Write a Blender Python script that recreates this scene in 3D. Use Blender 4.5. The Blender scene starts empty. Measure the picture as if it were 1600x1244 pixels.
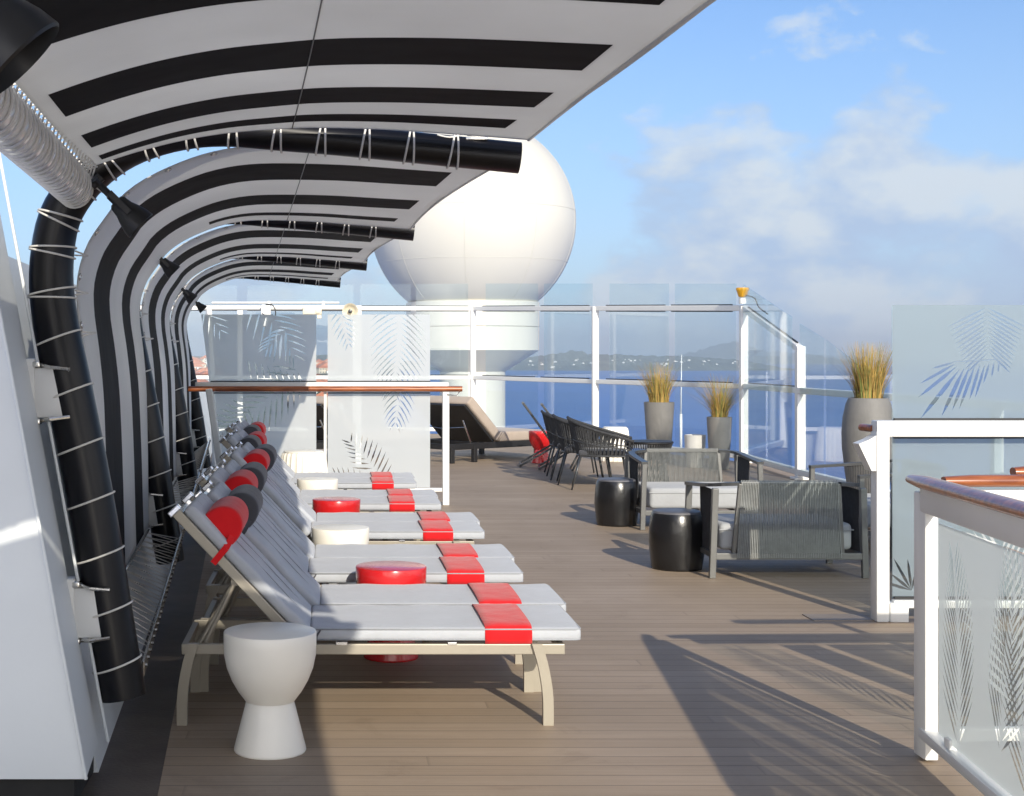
import bpy, bmesh, math, random
from mathutils import Vector, Matrix, geometry
random.seed(7)
S = bpy.context.scene
COL = S.collection
F = 2200.0; U0 = 520.0; V0 = 558.0; EYE = 1.56
R = math.radians

def at(u, v, Y):
    return Vector(((u-U0)*Y/F, Y, EYE-(v-V0)*Y/F))
def ground(u, v, z=0.0):
    Y = F*(EYE-z)/(v-V0)
    return Vector(((u-U0)*Y/F, Y, z))

# ------------------------------------------------------------------ materials
def nmat(name):
    m = bpy.data.materials.new(name); m.use_nodes = True
    nt = m.node_tree; nt.nodes.clear()
    out = nt.nodes.new('ShaderNodeOutputMaterial')
    return m, nt, out
def N(nt, t, **kw):
    n = nt.nodes.new(t)
    for k, v in kw.items():
        if k in n.inputs: n.inputs[k].default_value = v
        else: setattr(n, k, v)
    return n
def L(nt, a, b): nt.links.new(a, b)
def coords(nt, scale=(1,1,1), kind='Object'):
    tc = nt.nodes.new('ShaderNodeTexCoord'); mp = nt.nodes.new('ShaderNodeMapping')
    mp.inputs['Scale'].default_value = scale
    L(nt, tc.outputs[kind], mp.inputs['Vector']); return mp.outputs['Vector']
def mixcol(nt, fac, a, b, blend='MIX'):
    m = nt.nodes.new('ShaderNodeMix'); m.data_type = 'RGBA'; m.blend_type = blend
    for idx, v in ((0, fac), (6, a), (7, b)):
        if hasattr(v, 'is_linked') or hasattr(v, 'links'): L(nt, v, m.inputs[idx])
        else: m.inputs[idx].default_value = v if idx == 0 else (tuple(v)+(1,) if len(v) == 3 else v)
    return m.outputs[2]
def ramp(nt, fac, stops):
    r = nt.nodes.new('ShaderNodeValToRGB'); e = r.color_ramp.elements
    while len(e) < len(stops): e.new(.5)
    for i, (p, c) in enumerate(stops):
        e[i].position = p; e[i].color = (c, c, c, 1) if not hasattr(c, '__len__') else tuple(c)+(1,)
    L(nt, fac, r.inputs[0]); return r.outputs[0]
def mat(name, col, rough=.5, metal=0, var=.1, scale=6, bump=.0, bscale=60, spec=.5, stretch=(1,1,1), coat=0, rvar=.12):
    m, nt, out = nmat(name)
    p = N(nt, 'ShaderNodeBsdfPrincipled', Metallic=metal)
    p.inputs['Specular IOR Level'].default_value = spec
    p.inputs['Coat Weight'].default_value = coat
    p.inputs['Coat Roughness'].default_value = .15
    co = coords(nt, stretch)
    n = N(nt, 'ShaderNodeTexNoise', Scale=scale, Detail=6.0, Roughness=.6); L(nt, co, n.inputs['Vector'])
    f = ramp(nt, n.outputs['Fac'], [(.3, 0.), (.7, 1.)])
    a = tuple(max(0, c*(1-var)) for c in col); b = tuple(min(1, c*(1+var)) for c in col)
    L(nt, mixcol(nt, f, a, b), p.inputs['Base Color'])
    mr = N(nt, 'ShaderNodeMapRange'); mr.inputs[3].default_value = max(.02, rough-rvar*rough); mr.inputs[4].default_value = min(1, rough+rvar*rough)
    n3 = N(nt, 'ShaderNodeTexNoise', Scale=scale*2.7, Detail=4.0); L(nt, co, n3.inputs['Vector'])
    L(nt, n3.outputs['Fac'], mr.inputs[0]); L(nt, mr.outputs[0], p.inputs['Roughness'])
    if bump:
        n2 = N(nt, 'ShaderNodeTexNoise', Scale=bscale, Detail=4.0); L(nt, co, n2.inputs['Vector'])
        bp = N(nt, 'ShaderNodeBump', Strength=bump, Distance=.01); L(nt, n2.outputs['Fac'], bp.inputs['Height'])
        L(nt, bp.outputs[0], p.inputs['Normal'])
    L(nt, p.outputs[0], out.inputs[0]); return m

def fabric_mat(name, col, weave=700, var=.05, sheen=.2):
    m, nt, out = nmat(name)
    p = N(nt, 'ShaderNodeBsdfPrincipled', Roughness=.9)
    p.inputs['Sheen Weight'].default_value = sheen; p.inputs['Specular IOR Level'].default_value = .15
    co = coords(nt)
    n = N(nt, 'ShaderNodeTexNoise', Scale=5.0, Detail=5.0); L(nt, co, n.inputs['Vector'])
    w = N(nt, 'ShaderNodeTexNoise', Scale=float(weave)/2, Detail=1.0); L(nt, co, w.inputs['Vector'])
    a = mixcol(nt, ramp(nt, n.outputs['Fac'], [(.3,0.),(.7,1.)]), tuple(c*(1-var) for c in col), tuple(min(1,c*(1+var)) for c in col))
    L(nt, mixcol(nt, .15, a, w.outputs['Color'], 'SOFT_LIGHT'), p.inputs['Base Color'])
    w2 = N(nt, 'ShaderNodeTexNoise', Scale=9.0, Detail=3.0); L(nt, co, w2.inputs['Vector'])
    b0 = N(nt, 'ShaderNodeBump', Strength=.25, Distance=.03); L(nt, w2.outputs['Fac'], b0.inputs['Height'])
    b = N(nt, 'ShaderNodeBump', Strength=.25, Distance=.002); L(nt, w.outputs['Fac'], b.inputs['Height']); L(nt, b0.outputs[0], b.inputs['Normal'])
    L(nt, b.outputs[0], p.inputs['Normal']); L(nt, p.outputs[0], out.inputs[0]); return m

def awning_mat(name, col, trans, rough=.5, spec=.35):
    m, nt, out = nmat(name)
    p = N(nt, 'ShaderNodeBsdfPrincipled', Roughness=rough); p.inputs['Specular IOR Level'].default_value = spec
    co = coords(nt)
    n = N(nt, 'ShaderNodeTexNoise', Scale=1.6, Detail=4.0); L(nt, co, n.inputs['Vector'])
    c = mixcol(nt, ramp(nt, n.outputs['Fac'], [(.3,0.),(.7,1.)]), tuple(x*.93 for x in col), tuple(min(1,x*1.05) for x in col))
    L(nt, c, p.inputs['Base Color'])
    n2 = N(nt, 'ShaderNodeTexNoise', Scale=3.0, Detail=2.0); L(nt, co, n2.inputs['Vector'])
    b = N(nt, 'ShaderNodeBump', Strength=.35, Distance=.03); L(nt, n2.outputs['Fac'], b.inputs['Height']); L(nt, b.outputs[0], p.inputs['Normal'])
    t = N(nt, 'ShaderNodeBsdfTranslucent'); L(nt, c, t.inputs[0])
    mx = N(nt, 'ShaderNodeMixShader'); mx.inputs[0].default_value = trans
    L(nt, p.outputs[0], mx.inputs[1]); L(nt, t.outputs[0], mx.inputs[2]); L(nt, mx.outputs[0], out.inputs[0]); return m

def glass_mat(name, tint=(.94,.965,.965), refl=1.0):
    m, nt, out = nmat(name)
    t = N(nt, 'ShaderNodeBsdfTransparent'); t.inputs[0].default_value = tint+(1,)
    g = N(nt, 'ShaderNodeBsdfGlossy', Roughness=.01)
    g.inputs[0].default_value = (refl, refl, refl, 1)
    lw = N(nt, 'ShaderNodeLayerWeight', Blend=.5); pw_ = N(nt, 'ShaderNodeMath', operation='POWER'); L(nt, lw.outputs['Facing'], pw_.inputs[0]); pw_.inputs[1].default_value = 4.0
    fr = N(nt, 'ShaderNodeMath', operation='MULTIPLY_ADD'); L(nt, pw_.outputs[0], fr.inputs[0]); fr.inputs[1].default_value = .55; fr.inputs[2].default_value = .035
    mx = N(nt, 'ShaderNodeMixShader'); L(nt, fr.outputs[0], mx.inputs[0]); L(nt, t.outputs[0], mx.inputs[1]); L(nt, g.outputs[0], mx.inputs[2])
    L(nt, mx.outputs[0], out.inputs[0]); return m
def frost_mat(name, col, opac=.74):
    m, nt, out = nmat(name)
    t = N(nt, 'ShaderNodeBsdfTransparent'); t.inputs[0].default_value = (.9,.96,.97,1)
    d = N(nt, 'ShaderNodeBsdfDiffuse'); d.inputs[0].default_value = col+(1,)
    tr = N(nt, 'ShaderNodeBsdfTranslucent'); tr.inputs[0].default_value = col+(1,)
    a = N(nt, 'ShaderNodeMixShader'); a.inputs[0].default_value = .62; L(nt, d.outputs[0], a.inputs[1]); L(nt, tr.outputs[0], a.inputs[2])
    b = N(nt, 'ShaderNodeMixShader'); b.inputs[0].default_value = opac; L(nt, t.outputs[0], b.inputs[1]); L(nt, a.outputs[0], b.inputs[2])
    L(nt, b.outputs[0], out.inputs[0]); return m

def deck_mat():
    m, nt, out = nmat('deck_planks')
    p = N(nt, 'ShaderNodeBsdfPrincipled'); p.inputs['Specular IOR Level'].default_value = .3
    tc = N(nt, 'ShaderNodeTexCoord'); sp = N(nt, 'ShaderNodeSeparateXYZ'); L(nt, tc.outputs['Object'], sp.inputs[0])
    W = .125
    d = N(nt, 'ShaderNodeMath', operation='DIVIDE'); L(nt, sp.outputs[1], d.inputs[0]); d.inputs[1].default_value = W
    fl = N(nt, 'ShaderNodeMath', operation='FLOOR'); L(nt, d.outputs[0], fl.inputs[0])
    fr = N(nt, 'ShaderNodeMath', operation='FRACT'); L(nt, d.outputs[0], fr.inputs[0])
    wn = N(nt, 'ShaderNodeTexWhiteNoise', noise_dimensions='1D'); L(nt, fl.outputs[0], wn.inputs['W'])
    # butt joints along x, offset per plank
    jx = N(nt, 'ShaderNodeMath', operation='MULTIPLY_ADD'); L(nt, wn.outputs['Value'], jx.inputs[0]); jx.inputs[1].default_value = 3.7; L(nt, sp.outputs[0], jx.inputs[2])
    jd = N(nt, 'ShaderNodeMath', operation='DIVIDE'); L(nt, jx.outputs[0], jd.inputs[0]); jd.inputs[1].default_value = 3.7
    jf = N(nt, 'ShaderNodeMath', operation='FLOOR'); L(nt, jd.outputs[0], jf.inputs[0])
    jr = N(nt, 'ShaderNodeMath', operation='FRACT'); L(nt, jd.outputs[0], jr.inputs[0])
    cb = N(nt, 'ShaderNodeCombineXYZ'); L(nt, fl.outputs[0], cb.inputs[0]); L(nt, jf.outputs[0], cb.inputs[1])
    w2 = N(nt, 'ShaderNodeTexWhiteNoise', noise_dimensions='3D'); L(nt, cb.outputs[0], w2.inputs['Vector'])
    mp = N(nt, 'ShaderNodeMapping'); mp.inputs['Scale'].default_value = (1.2, 60, 1); L(nt, tc.outputs['Object'], mp.inputs[0])
    g = N(nt, 'ShaderNodeTexNoise', Scale=1.0, Detail=8.0, Roughness=.65); L(nt, mp.outputs[0], g.inputs['Vector'])
    big = N(nt, 'ShaderNodeTexNoise', Scale=.7, Detail=5.0, Roughness=.6); L(nt, tc.outputs['Object'], big.inputs['Vector'])
    c = mixcol(nt, w2.outputs['Value'], (.338,.258,.180), (.384,.297,.213))
    c = mixcol(nt, ramp(nt, g.outputs['Fac'], [(.35,0.),(.65,1.)]), mixcol(nt, 1., c, (.86,.85,.84), 'MULTIPLY'), c)
    c = mixcol(nt, ramp(nt, big.outputs['Fac'], [(.35,0.),(.7,.75)]), c, mixcol(nt, 1., c, (.76,.78,.82), 'MULTIPLY'))
    st = N(nt, 'ShaderNodeTexNoise', Scale=2.6, Detail=7.0, Roughness=.7, Distortion=.6); L(nt, tc.outputs['Object'], st.inputs['Vector'])
    c = mixcol(nt, ramp(nt, st.outputs['Fac'], [(.56,0.),(.66,.55)]), c, mixcol(nt, 1., c, (.80,.78,.77), 'MULTIPLY'))
    seam = ramp(nt, fr.outputs[0], [(0.,1.),(.02,1.),(.045,0.),(.98,0.),(1.,1.)])
    js = ramp(nt, jr.outputs[0], [(0.,.4),(.0012,0.)])
    sm = N(nt, 'ShaderNodeMath', operation='MAXIMUM'); L(nt, seam, sm.inputs[0]); L(nt, js, sm.inputs[1])
    c = mixcol(nt, sm.outputs[0], c, (.13,.10,.08))
    L(nt, c, p.inputs['Base Color'])
    rr = N(nt, 'ShaderNodeMapRange'); L(nt, big.outputs['Fac'], rr.inputs[0]); rr.inputs[3].default_value = .42; rr.inputs[4].default_value = .75
    L(nt, rr.outputs[0], p.inputs['Roughness'])
    hh = N(nt, 'ShaderNodeMath', operation='SUBTRACT'); L(nt, g.outputs['Fac'], hh.inputs[0]); L(nt, sm.outputs[0], hh.inputs[1])
    b = N(nt, 'ShaderNodeBump', Strength=.4, Distance=.004); L(nt, hh.outputs[0], b.inputs['Height']); L(nt, b.outputs[0], p.inputs['Normal'])
    L(nt, p.outputs[0], out.inputs[0]); return m

def wood_mat():
    m, nt, out = nmat('varnished_teak')
    p = N(nt, 'ShaderNodeBsdfPrincipled', Roughness=.3); p.inputs['Coat Weight'].default_value = .5; p.inputs['Coat Roughness'].default_value = .12
    co = coords(nt, (3, 30, 30)); n = N(nt, 'ShaderNodeTexNoise', Scale=1.5, Detail=8.0); L(nt, co, n.inputs['Vector'])
    L(nt, mixcol(nt, ramp(nt, n.outputs['Fac'], [(.35,0.),(.65,1.)]), (.17,.042,.014), (.38,.12,.038)), p.inputs['Base Color'])
    L(nt, p.outputs[0], out.inputs[0]); return m

def sea_mat():
    m, nt, out = nmat('sea_water')
    p = N(nt, 'ShaderNodeBsdfPrincipled', Roughness=.35); p.inputs['Specular IOR Level'].default_value = .22
    co = coords(nt, (1, .5, 1)); n = N(nt, 'ShaderNodeTexNoise', Scale=.006, Detail=9.0, Roughness=.65); L(nt, co, n.inputs['Vector'])
    n2 = N(nt, 'ShaderNodeTexNoise', Scale=.12, Detail=6.0, Roughness=.7); L(nt, co, n2.inputs['Vector'])
    c = mixcol(nt, ramp(nt, n.outputs['Fac'], [(.3,0.),(.7,1.)]), (.007,.072,.29), (.011,.096,.36))
    c = mixcol(nt, ramp(nt, n2.outputs['Fac'], [(.35,0.),(.65,1.)]), c, mixcol(nt, 1., c, (1.35,1.3,1.2), 'MULTIPLY'))
    L(nt, c, p.inputs['Base Color'])
    b = N(nt, 'ShaderNodeBump', Strength=.8, Distance=1.0); L(nt, n2.outputs['Fac'], b.inputs['Height']); L(nt, b.outputs[0], p.inputs['Normal'])
    L(nt, p.outputs[0], out.inputs[0]); return m

M = dict(
    deck=deck_mat(), wood=wood_mat(), sea=sea_mat(),
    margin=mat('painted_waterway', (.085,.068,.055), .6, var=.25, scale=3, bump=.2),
    white=mat('white_paint', (.70,.70,.68), .35, var=.03, scale=2, bump=.05, bscale=15),
    wall=mat('white_steel_paint', (.62,.65,.66), .4, var=.05, scale=1.3, bump=.3, bscale=5),
    dome=mat('radome_shell', (.56,.545,.49), .4, var=.02, scale=.6),
    black=mat('black_gloss_tube', (.003,.003,.005), .32, var=.2, scale=4, spec=.28),
    blackmat=mat('black_plastic', (.012,.012,.013), .45, var=.2),
    drum=mat('black_glazed_ceramic', (.008,.008,.009), .3, var=.3, scale=9, bump=.35, bscale=14, coat=.2),
    drumtop=mat('drum_top_plate', (.10,.10,.11), .45, var=.2, scale=9),
    steel=mat('stainless_steel', (.62,.61,.58), .2, metal=1, var=.08, scale=8, bump=.15, bscale=40),
    silver=mat('silver_duct', (.88,.88,.84), .2, metal=.15, var=.1, scale=20, coat=.5),
    cord=mat('shock_cord', (.62,.60,.56), .55, var=.06, scale=30),
    champ=mat('champagne_frame', (.33,.30,.245), .38, metal=.25, var=.05, scale=4),
    chrome=mat('chrome_cap', (.75,.76,.78), .15, metal=1, var=.03),
    char=mat('charcoal_frame', (.07,.072,.074), .35, metal=.5, var=.1),
    chairmetal=mat('grey_chair_metal', (.15,.15,.145), .4, metal=.3, var=.08),
    rope=mat('dark_rope', (.032,.033,.036), .8, var=.25, scale=30, bump=.4, bscale=300),
    lrope=mat('grey_rope', (.25,.26,.25), .8, var=.15, scale=30, bump=.4, bscale=300),
    white_fab=awning_mat('white_canvas', (.82,.82,.80), .46),
    black_fab=awning_mat('black_canvas', (.006,.006,.008), .005, .7, .10),
    pad=fabric_mat('light_grey_sling', (.40,.42,.455)),
    piping=fabric_mat('dark_piping', (.09,.09,.10)),
    pipe_grey=fabric_mat('grey_cushion_piping', (.30,.315,.34)),
    red=fabric_mat('red_cover', (.60,.012,.016)),
    grey=fabric_mat('dark_grey_cover', (.06,.062,.07)),
    tan=fabric_mat('taupe_mattress', (.36,.30,.25)),
    cush=fabric_mat('grey_cushion', (.36,.37,.38)),
    stw=mat('white_lacquer', (.82,.79,.71), .35, var=.03, scale=5, bump=.05, bscale=10, coat=.15),
    str=mat('red_lacquer', (.52,.012,.014), .25, var=.06, scale=5, coat=.4),
    pot=mat('grey_fibrestone', (.165,.16,.15), .6, var=.12, scale=5, bump=.2, bscale=50),
    potlight=mat('pale_pot', (.5,.5,.48), .5, var=.1),
    soil=mat('potting_soil', (.05,.035,.025), .9, var=.4, scale=30, bump=.6),
    straw=mat('dry_grass', (.42,.27,.07), .7, var=.35, scale=9),
    straw2=mat('green_grass', (.22,.24,.06), .7, var=.35, scale=9),
    glass=glass_mat('clear_glass'), glassb=glass_mat('sea_screen_glass', (.915,.955,.968), 1.0),
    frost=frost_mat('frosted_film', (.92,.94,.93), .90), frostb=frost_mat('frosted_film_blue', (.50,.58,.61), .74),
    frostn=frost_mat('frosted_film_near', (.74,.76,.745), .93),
    gasket=mat('black_gasket', (.01,.01,.012), .5),
    yellow=mat('yellow_beacon', (.65,.33,.02), .35),
    beige=mat('beige_box', (.66,.60,.47), .5),
    hull=mat('hull_paint', (.75,.75,.74), .4),
    gapshade=mat('gap_shade_black', (.01,.01,.01), .8),
    roof=mat('terracotta_roof', (.45,.15,.07), .8, var=.3, scale=.2),
    hwall=mat('render_wall', (.72,.62,.48), .8, var=.3, scale=.05),
    hwall2=mat('pale_wall', (.75,.74,.70), .8, var=.2, scale=.05),
    hill=mat('hill_scrub', (.12,.13,.09), .9, var=.5, scale=.02),
    leafm=mat('tree_leaf', (.05,.08,.025), .8, var=.4, scale=.5),
    bark=mat('tree_bark', (.10,.07,.05), .9),
    crane=mat('crane_yellow', (.55,.36,.04), .5),
)

# ------------------------------------------------------------------ object helpers
def obj(name, bm, m, parent=None, smooth=False, ang=None):
    me = bpy.data.meshes.new(name)
    bm.normal_update(); bm.to_mesh(me); bm.free()
    for x in (m if isinstance(m, (list, tuple)) else [m]): me.materials.append(x)
    if smooth:
        for p in me.polygons: p.use_smooth = True
        if ang: me.set_sharp_from_angle(angle=R(ang))
    o = bpy.data.objects.new(name, me); COL.objects.link(o)
    if parent: o.parent = parent
    return o
def tag(o, label=None, cat=None, group=None, kind=None):
    if label: o['label'] = label
    if cat: o['category'] = cat
    if group: o['group'] = group
    if kind: o['kind'] = kind
    return o
def thing(name, label, cat, loc=(0,0,0), rz=0, group=None):
    o = bpy.data.objects.new(name, None); COL.objects.link(o); o.empty_display_size = .1
    o.location = loc; o.rotation_euler = (0,0,rz); return tag(o, label, cat, group)
def copy_tree(o, parent=None):
    c = o.copy(); COL.objects.link(c)
    if parent: c.parent = parent
    for ch in [x for x in o.children]: copy_tree(ch, c)
    return c
def relabel(o, label, group=None, cat=None):
    o['label'] = label
    if group: o['group'] = group
    if cat: o['category'] = cat
def B(): return bmesh.new()
def box(bm, c, s, bev=0, seg=2, mtx=None, mi=0):
    r = bmesh.ops.create_cube(bm, size=1)
    vs = r['verts']
    for v in vs: v.co = Vector((v.co.x*s[0], v.co.y*s[1], v.co.z*s[2]))
    if bev:
        es = list({e for v in vs for e in v.link_edges})
        b = bmesh.ops.bevel(bm, geom=es, offset=bev, segments=seg, affect='EDGES', profile=.5)
        vs = list({v for f in b['faces'] for v in f.verts} | {v for v in vs if v.is_valid})
    for v in vs:
        v.co = v.co + Vector(c)
        if mtx: v.co = mtx @ v.co
    if mi:
        for f in {f for v in vs for f in v.link_faces}: f.material_index = mi
    return vs
def bar(bm, a, b, w, h, bev=.003, up=Vector((0,0,1))):
    a = Vector(a); b = Vector(b); d = b-a; ln = d.length; z = d.normalized()
    x = up.cross(z)
    if x.length < 1e-4: x = Vector((1,0,0)).cross(z)
    x.normalize(); y = z.cross(x)
    mt = Matrix((x, y, z)).transposed().to_4x4(); mt.translation = (a+b)/2
    return box(bm, (0,0,0), (w, h, ln), bev, 2, mt)
def tube(bm, pts, rad, seg=12, cap=True, closed=False):
    pts = [Vector(p) for p in pts]; n = len(pts)
    if not hasattr(rad, '__len__'): rad = [rad]*n
    rings = []; prev = None
    for i, p in enumerate(pts):
        if closed: t = pts[(i+1)%n]-pts[i-1]
        else: t = pts[min(i+1,n-1)]-pts[max(i-1,0)]
        t.normalize()
        if prev is None:
            up = Vector((0,0,1)) if abs(t.z) < .9 else Vector((0,1,0))
            x = up.cross(t).normalized()
        else:
            x = (prev - t*prev.dot(t))
            if x.length < 1e-6: x = Vector((1,0,0))
            x.normalize()
        prev = x; y = t.cross(x)
        rings.append([bm.verts.new(p + (x*math.cos(a)+y*math.sin(a))*rad[i]) for a in [2*math.pi*k/seg for k in range(seg)]])
    m = n if closed else n-1
    for i in range(m):
        A = rings[i]; C = rings[(i+1)%n]
        for k in range(seg): bm.faces.new((A[k], A[(k+1)%seg], C[(k+1)%seg], C[k]))
    if cap and not closed:
        bm.faces.new(list(reversed(rings[0]))); bm.faces.new(rings[-1])
    return rings
def lathe(bm, prof, seg=48, c=(0,0,0), flute=0, fdepth=0):
    rings = []
    for r, z in prof:
        if r < 1e-5: rings.append([bm.verts.new((c[0],c[1],c[2]+z))])
        else:
            ring = []
            for k in range(seg):
                a = 2*math.pi*k/seg
                rr = r*(1-fdepth*(abs(math.sin(a*flute/2))**.7 if flute else 0))
                ring.append(bm.verts.new((c[0]+rr*math.cos(a), c[1]+rr*math.sin(a), c[2]+z)))
            rings.append(ring)
    for A, C in zip(rings, rings[1:]):
        for k in range(seg):
            k2 = (k+1)%seg
            if len(A) == 1 and len(C) == 1: continue
            if len(A) == 1: bm.faces.new((A[0], C[k2], C[k]))
            elif len(C) == 1: bm.faces.new((A[k], A[k2], C[0]))
            else: bm.faces.new((A[k], A[k2], C[k2], C[k]))
def spline(pts, n):
    pts = [Vector(p) for p in pts]; out = []
    m = len(pts)-1
    # sample evenly by arc length
    dense = []
    for i in range(m):
        p0 = pts[max(i-1,0)]; p1 = pts[i]; p2 = pts[i+1]; p3 = pts[min(i+2,m)]
        for k in range(24):
            t = k/24
            dense.append(.5*((2*p1)+(p2-p0)*t+(2*p0-5*p1+4*p2-p3)*t*t+(3*p1-p0-3*p2+p3)*t**3))
    dense.append(pts[-1])
    cum = [0]
    for a, b in zip(dense, dense[1:]): cum.append(cum[-1]+(b-a).length)
    j = 0
    for k in range(n):
        d = cum[-1]*k/(n-1)
        while j < len(cum)-2 and cum[j+1] < d: j += 1
        f = (d-cum[j])/max(1e-9, cum[j+1]-cum[j]); out.append(dense[j].lerp(dense[j+1], min(1,f)))
    return out
def prism(bm, poly, z0, z1):
    a = [bm.verts.new((x,y,z0)) for x,y in poly]; b = [bm.verts.new((x,y,z1)) for x,y in poly]
    bm.faces.new(list(reversed(a))); bm.faces.new(b)
    for i in range(len(poly)):
        j = (i+1)%len(poly); bm.faces.new((a[i], a[j], b[j], b[i]))

# ------------------------------------------------------------------ world, sun, camera
SUNV = Vector((.48, -2.18, 1.0)).normalized()      # towards the sun
el = math.asin(SUNV.z); az = math.atan2(SUNV.x, SUNV.y)
w = bpy.data.worlds.new('World'); S.world = w; w.use_nodes = True; nt = w.node_tree; nt.nodes.clear()
sky = N(nt, 'ShaderNodeTexSky', sky_type='NISHITA', sun_disc=False, sun_elevation=el, sun_rotation=az, altitude=30.0, air_density=1.0, dust_density=.6, ozone_density=2.0)
tc = N(nt, 'ShaderNodeTexCoord')
mp = N(nt, 'ShaderNodeMapping'); mp.inputs['Scale'].default_value = (1, 1, 1.7); mp.inputs['Location'].default_value = (1.6, 0, .12)
L(nt, tc.outputs['Generated'], mp.inputs[0])
n1 = N(nt, 'ShaderNodeTexNoise', Scale=7.5, Detail=12.0, Roughness=.55, Distortion=.1); L(nt, mp.outputs[0], n1.inputs['Vector'])
# shifted copy of the same field gives lit tops and shaded bases
mp2 = N(nt, 'ShaderNodeMapping'); mp2.inputs['Scale'].default_value = (1, 1, 1.7); mp2.inputs['Location'].default_value = (1.62, 0, .175)
L(nt, tc.outputs['Generated'], mp2.inputs[0])
n2 = N(nt, 'ShaderNodeTexNoise', Scale=7.5, Detail=12.0, Roughness=.55, Distortion=.1); L(nt, mp2.outputs[0], n2.inputs['Vector'])
sp = N(nt, 'ShaderNodeSeparateXYZ'); L(nt, tc.outputs['Generated'], sp.inputs[0])
# cloud bank stands over one side of the sky and below about 17 degrees
bx = N(nt, 'ShaderNodeMapRange', interpolation_type='SMOOTHSTEP'); L(nt, sp.outputs[0], bx.inputs[0]); bx.inputs[1].default_value = .04; bx.inputs[2].default_value = .30; bx.inputs[3].default_value = -.065; bx.inputs[4].default_value = .07
bz = N(nt, 'ShaderNodeMapRange', interpolation_type='SMOOTHSTEP'); L(nt, sp.outputs[2], bz.inputs[0]); bz.inputs[1].default_value = .10; bz.inputs[2].default_value = .23; bz.inputs[3].default_value = 0.; bz.inputs[4].default_value = -.2
a1 = N(nt, 'ShaderNodeMath', operation='ADD'); L(nt, n1.outputs['Fac'], a1.inputs[0]); L(nt, bx.outputs[0], a1.inputs[1])
a2 = N(nt, 'ShaderNodeMath', operation='ADD'); L(nt, a1.outputs[0], a2.inputs[0]); L(nt, bz.outputs[0], a2.inputs[1])
mask = ramp(nt, a2.outputs[0], [(.475,0.),(.53,.62),(.60,.92),(.75,1.)])
df = N(nt, 'ShaderNodeMath', operation='SUBTRACT'); L(nt, n1.outputs['Fac'], df.inputs[0]); L(nt, n2.outputs['Fac'], df.inputs[1])
d2 = N(nt, 'ShaderNodeMath', operation='MULTIPLY_ADD'); L(nt, df.outputs[0], d2.inputs[0]); d2.inputs[1].default_value = 4.2; d2.inputs[2].default_value = .45
ccol = mixcol(nt, ramp(nt, d2.outputs[0], [(.2,0.),(.75,1.)]), (2.6,3.4,4.7), (4.0,4.45,4.9))
tint = mixcol(nt, 1., sky.outputs[0], (.61,.735,.93), 'MULTIPLY')
# pale band of sea haze low in the sky
zz = ramp(nt, sp.outputs[2], [(0.,.75),(.06,.45),(.25,.0)])
hz = mixcol(nt, zz, tint, (2.5,3.4,4.9))
# added fill: low bright sky glow behind the photographer to lift shaded sides
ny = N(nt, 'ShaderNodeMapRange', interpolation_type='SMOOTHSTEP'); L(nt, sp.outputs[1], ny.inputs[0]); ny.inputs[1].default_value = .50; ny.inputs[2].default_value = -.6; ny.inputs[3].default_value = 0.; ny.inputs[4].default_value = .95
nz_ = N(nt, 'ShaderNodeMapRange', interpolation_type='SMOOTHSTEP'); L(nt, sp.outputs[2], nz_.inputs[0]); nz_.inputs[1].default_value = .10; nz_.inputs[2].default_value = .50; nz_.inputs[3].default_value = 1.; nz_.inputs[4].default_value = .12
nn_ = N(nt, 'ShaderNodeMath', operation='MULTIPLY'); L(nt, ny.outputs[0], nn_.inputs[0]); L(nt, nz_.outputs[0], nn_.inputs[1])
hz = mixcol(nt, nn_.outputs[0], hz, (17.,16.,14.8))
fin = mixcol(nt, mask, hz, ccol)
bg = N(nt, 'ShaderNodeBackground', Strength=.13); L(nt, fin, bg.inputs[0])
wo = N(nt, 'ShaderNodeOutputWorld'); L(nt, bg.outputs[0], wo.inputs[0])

sd = bpy.data.lights.new('sun', 'SUN'); sd.energy = 3.9; sd.angle = R(.53); sd.color = (1.0, .92, .78)
so = bpy.data.objects.new('sun', sd); COL.objects.link(so); so.rotation_euler = SUNV.to_track_quat('Z','Y').to_euler()

cd = bpy.data.cameras.new('camera'); co_ = bpy.data.objects.new('camera', cd); COL.objects.link(co_)
co_.location = (0,0,EYE); co_.rotation_euler = (R(90),0,0)
cd.sensor_width = 36; cd.sensor_fit = 'HORIZONTAL'; cd.lens = 36*F/1600
cd.shift_x = (800-U0)/1600; cd.shift_y = -(622-V0)/1600
cd.clip_start = .05; cd.clip_end = 40000
S.camera = co_
S.view_settings.view_transform = 'Standard'; S.view_settings.look = 'None'; S.view_settings.exposure = .47; S.view_settings.gamma = 1
S.cycles.max_bounces = 12; S.cycles.transparent_max_bounces = 24; S.cycles.diffuse_bounces = 6

# ------------------------------------------------------------------ setting
DR = -.0615                                    # the row of arches drifts with the ship's side
def drift(Y): return DR*(Y-5.4)
FR = Vector((6.05,20.7,0)); FL = Vector((2.85,28.5,0)); FLL = Vector((-4.2,28.5,0))
bm = B()
poly = [(-.67+drift(-4), -4), (6.15,-4), (6.15,20.7), (2.95,28.6), (-4.3,28.6), (-.67+drift(28.6),28.6)]
poly = [(-.67+drift(-4)+.03, -4), (6.2,-4), (6.2,20.75), (2.9,28.65), (-.67+drift(28.6),28.65)]
prism(bm, poly, -.06, 0)
tag(obj('deck', bm, M['deck']), kind='structure')
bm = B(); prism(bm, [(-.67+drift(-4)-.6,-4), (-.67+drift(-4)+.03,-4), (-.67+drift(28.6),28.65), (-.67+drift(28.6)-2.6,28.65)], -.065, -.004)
tag(obj('deck_margin', bm, M['margin']), kind='structure')
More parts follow.
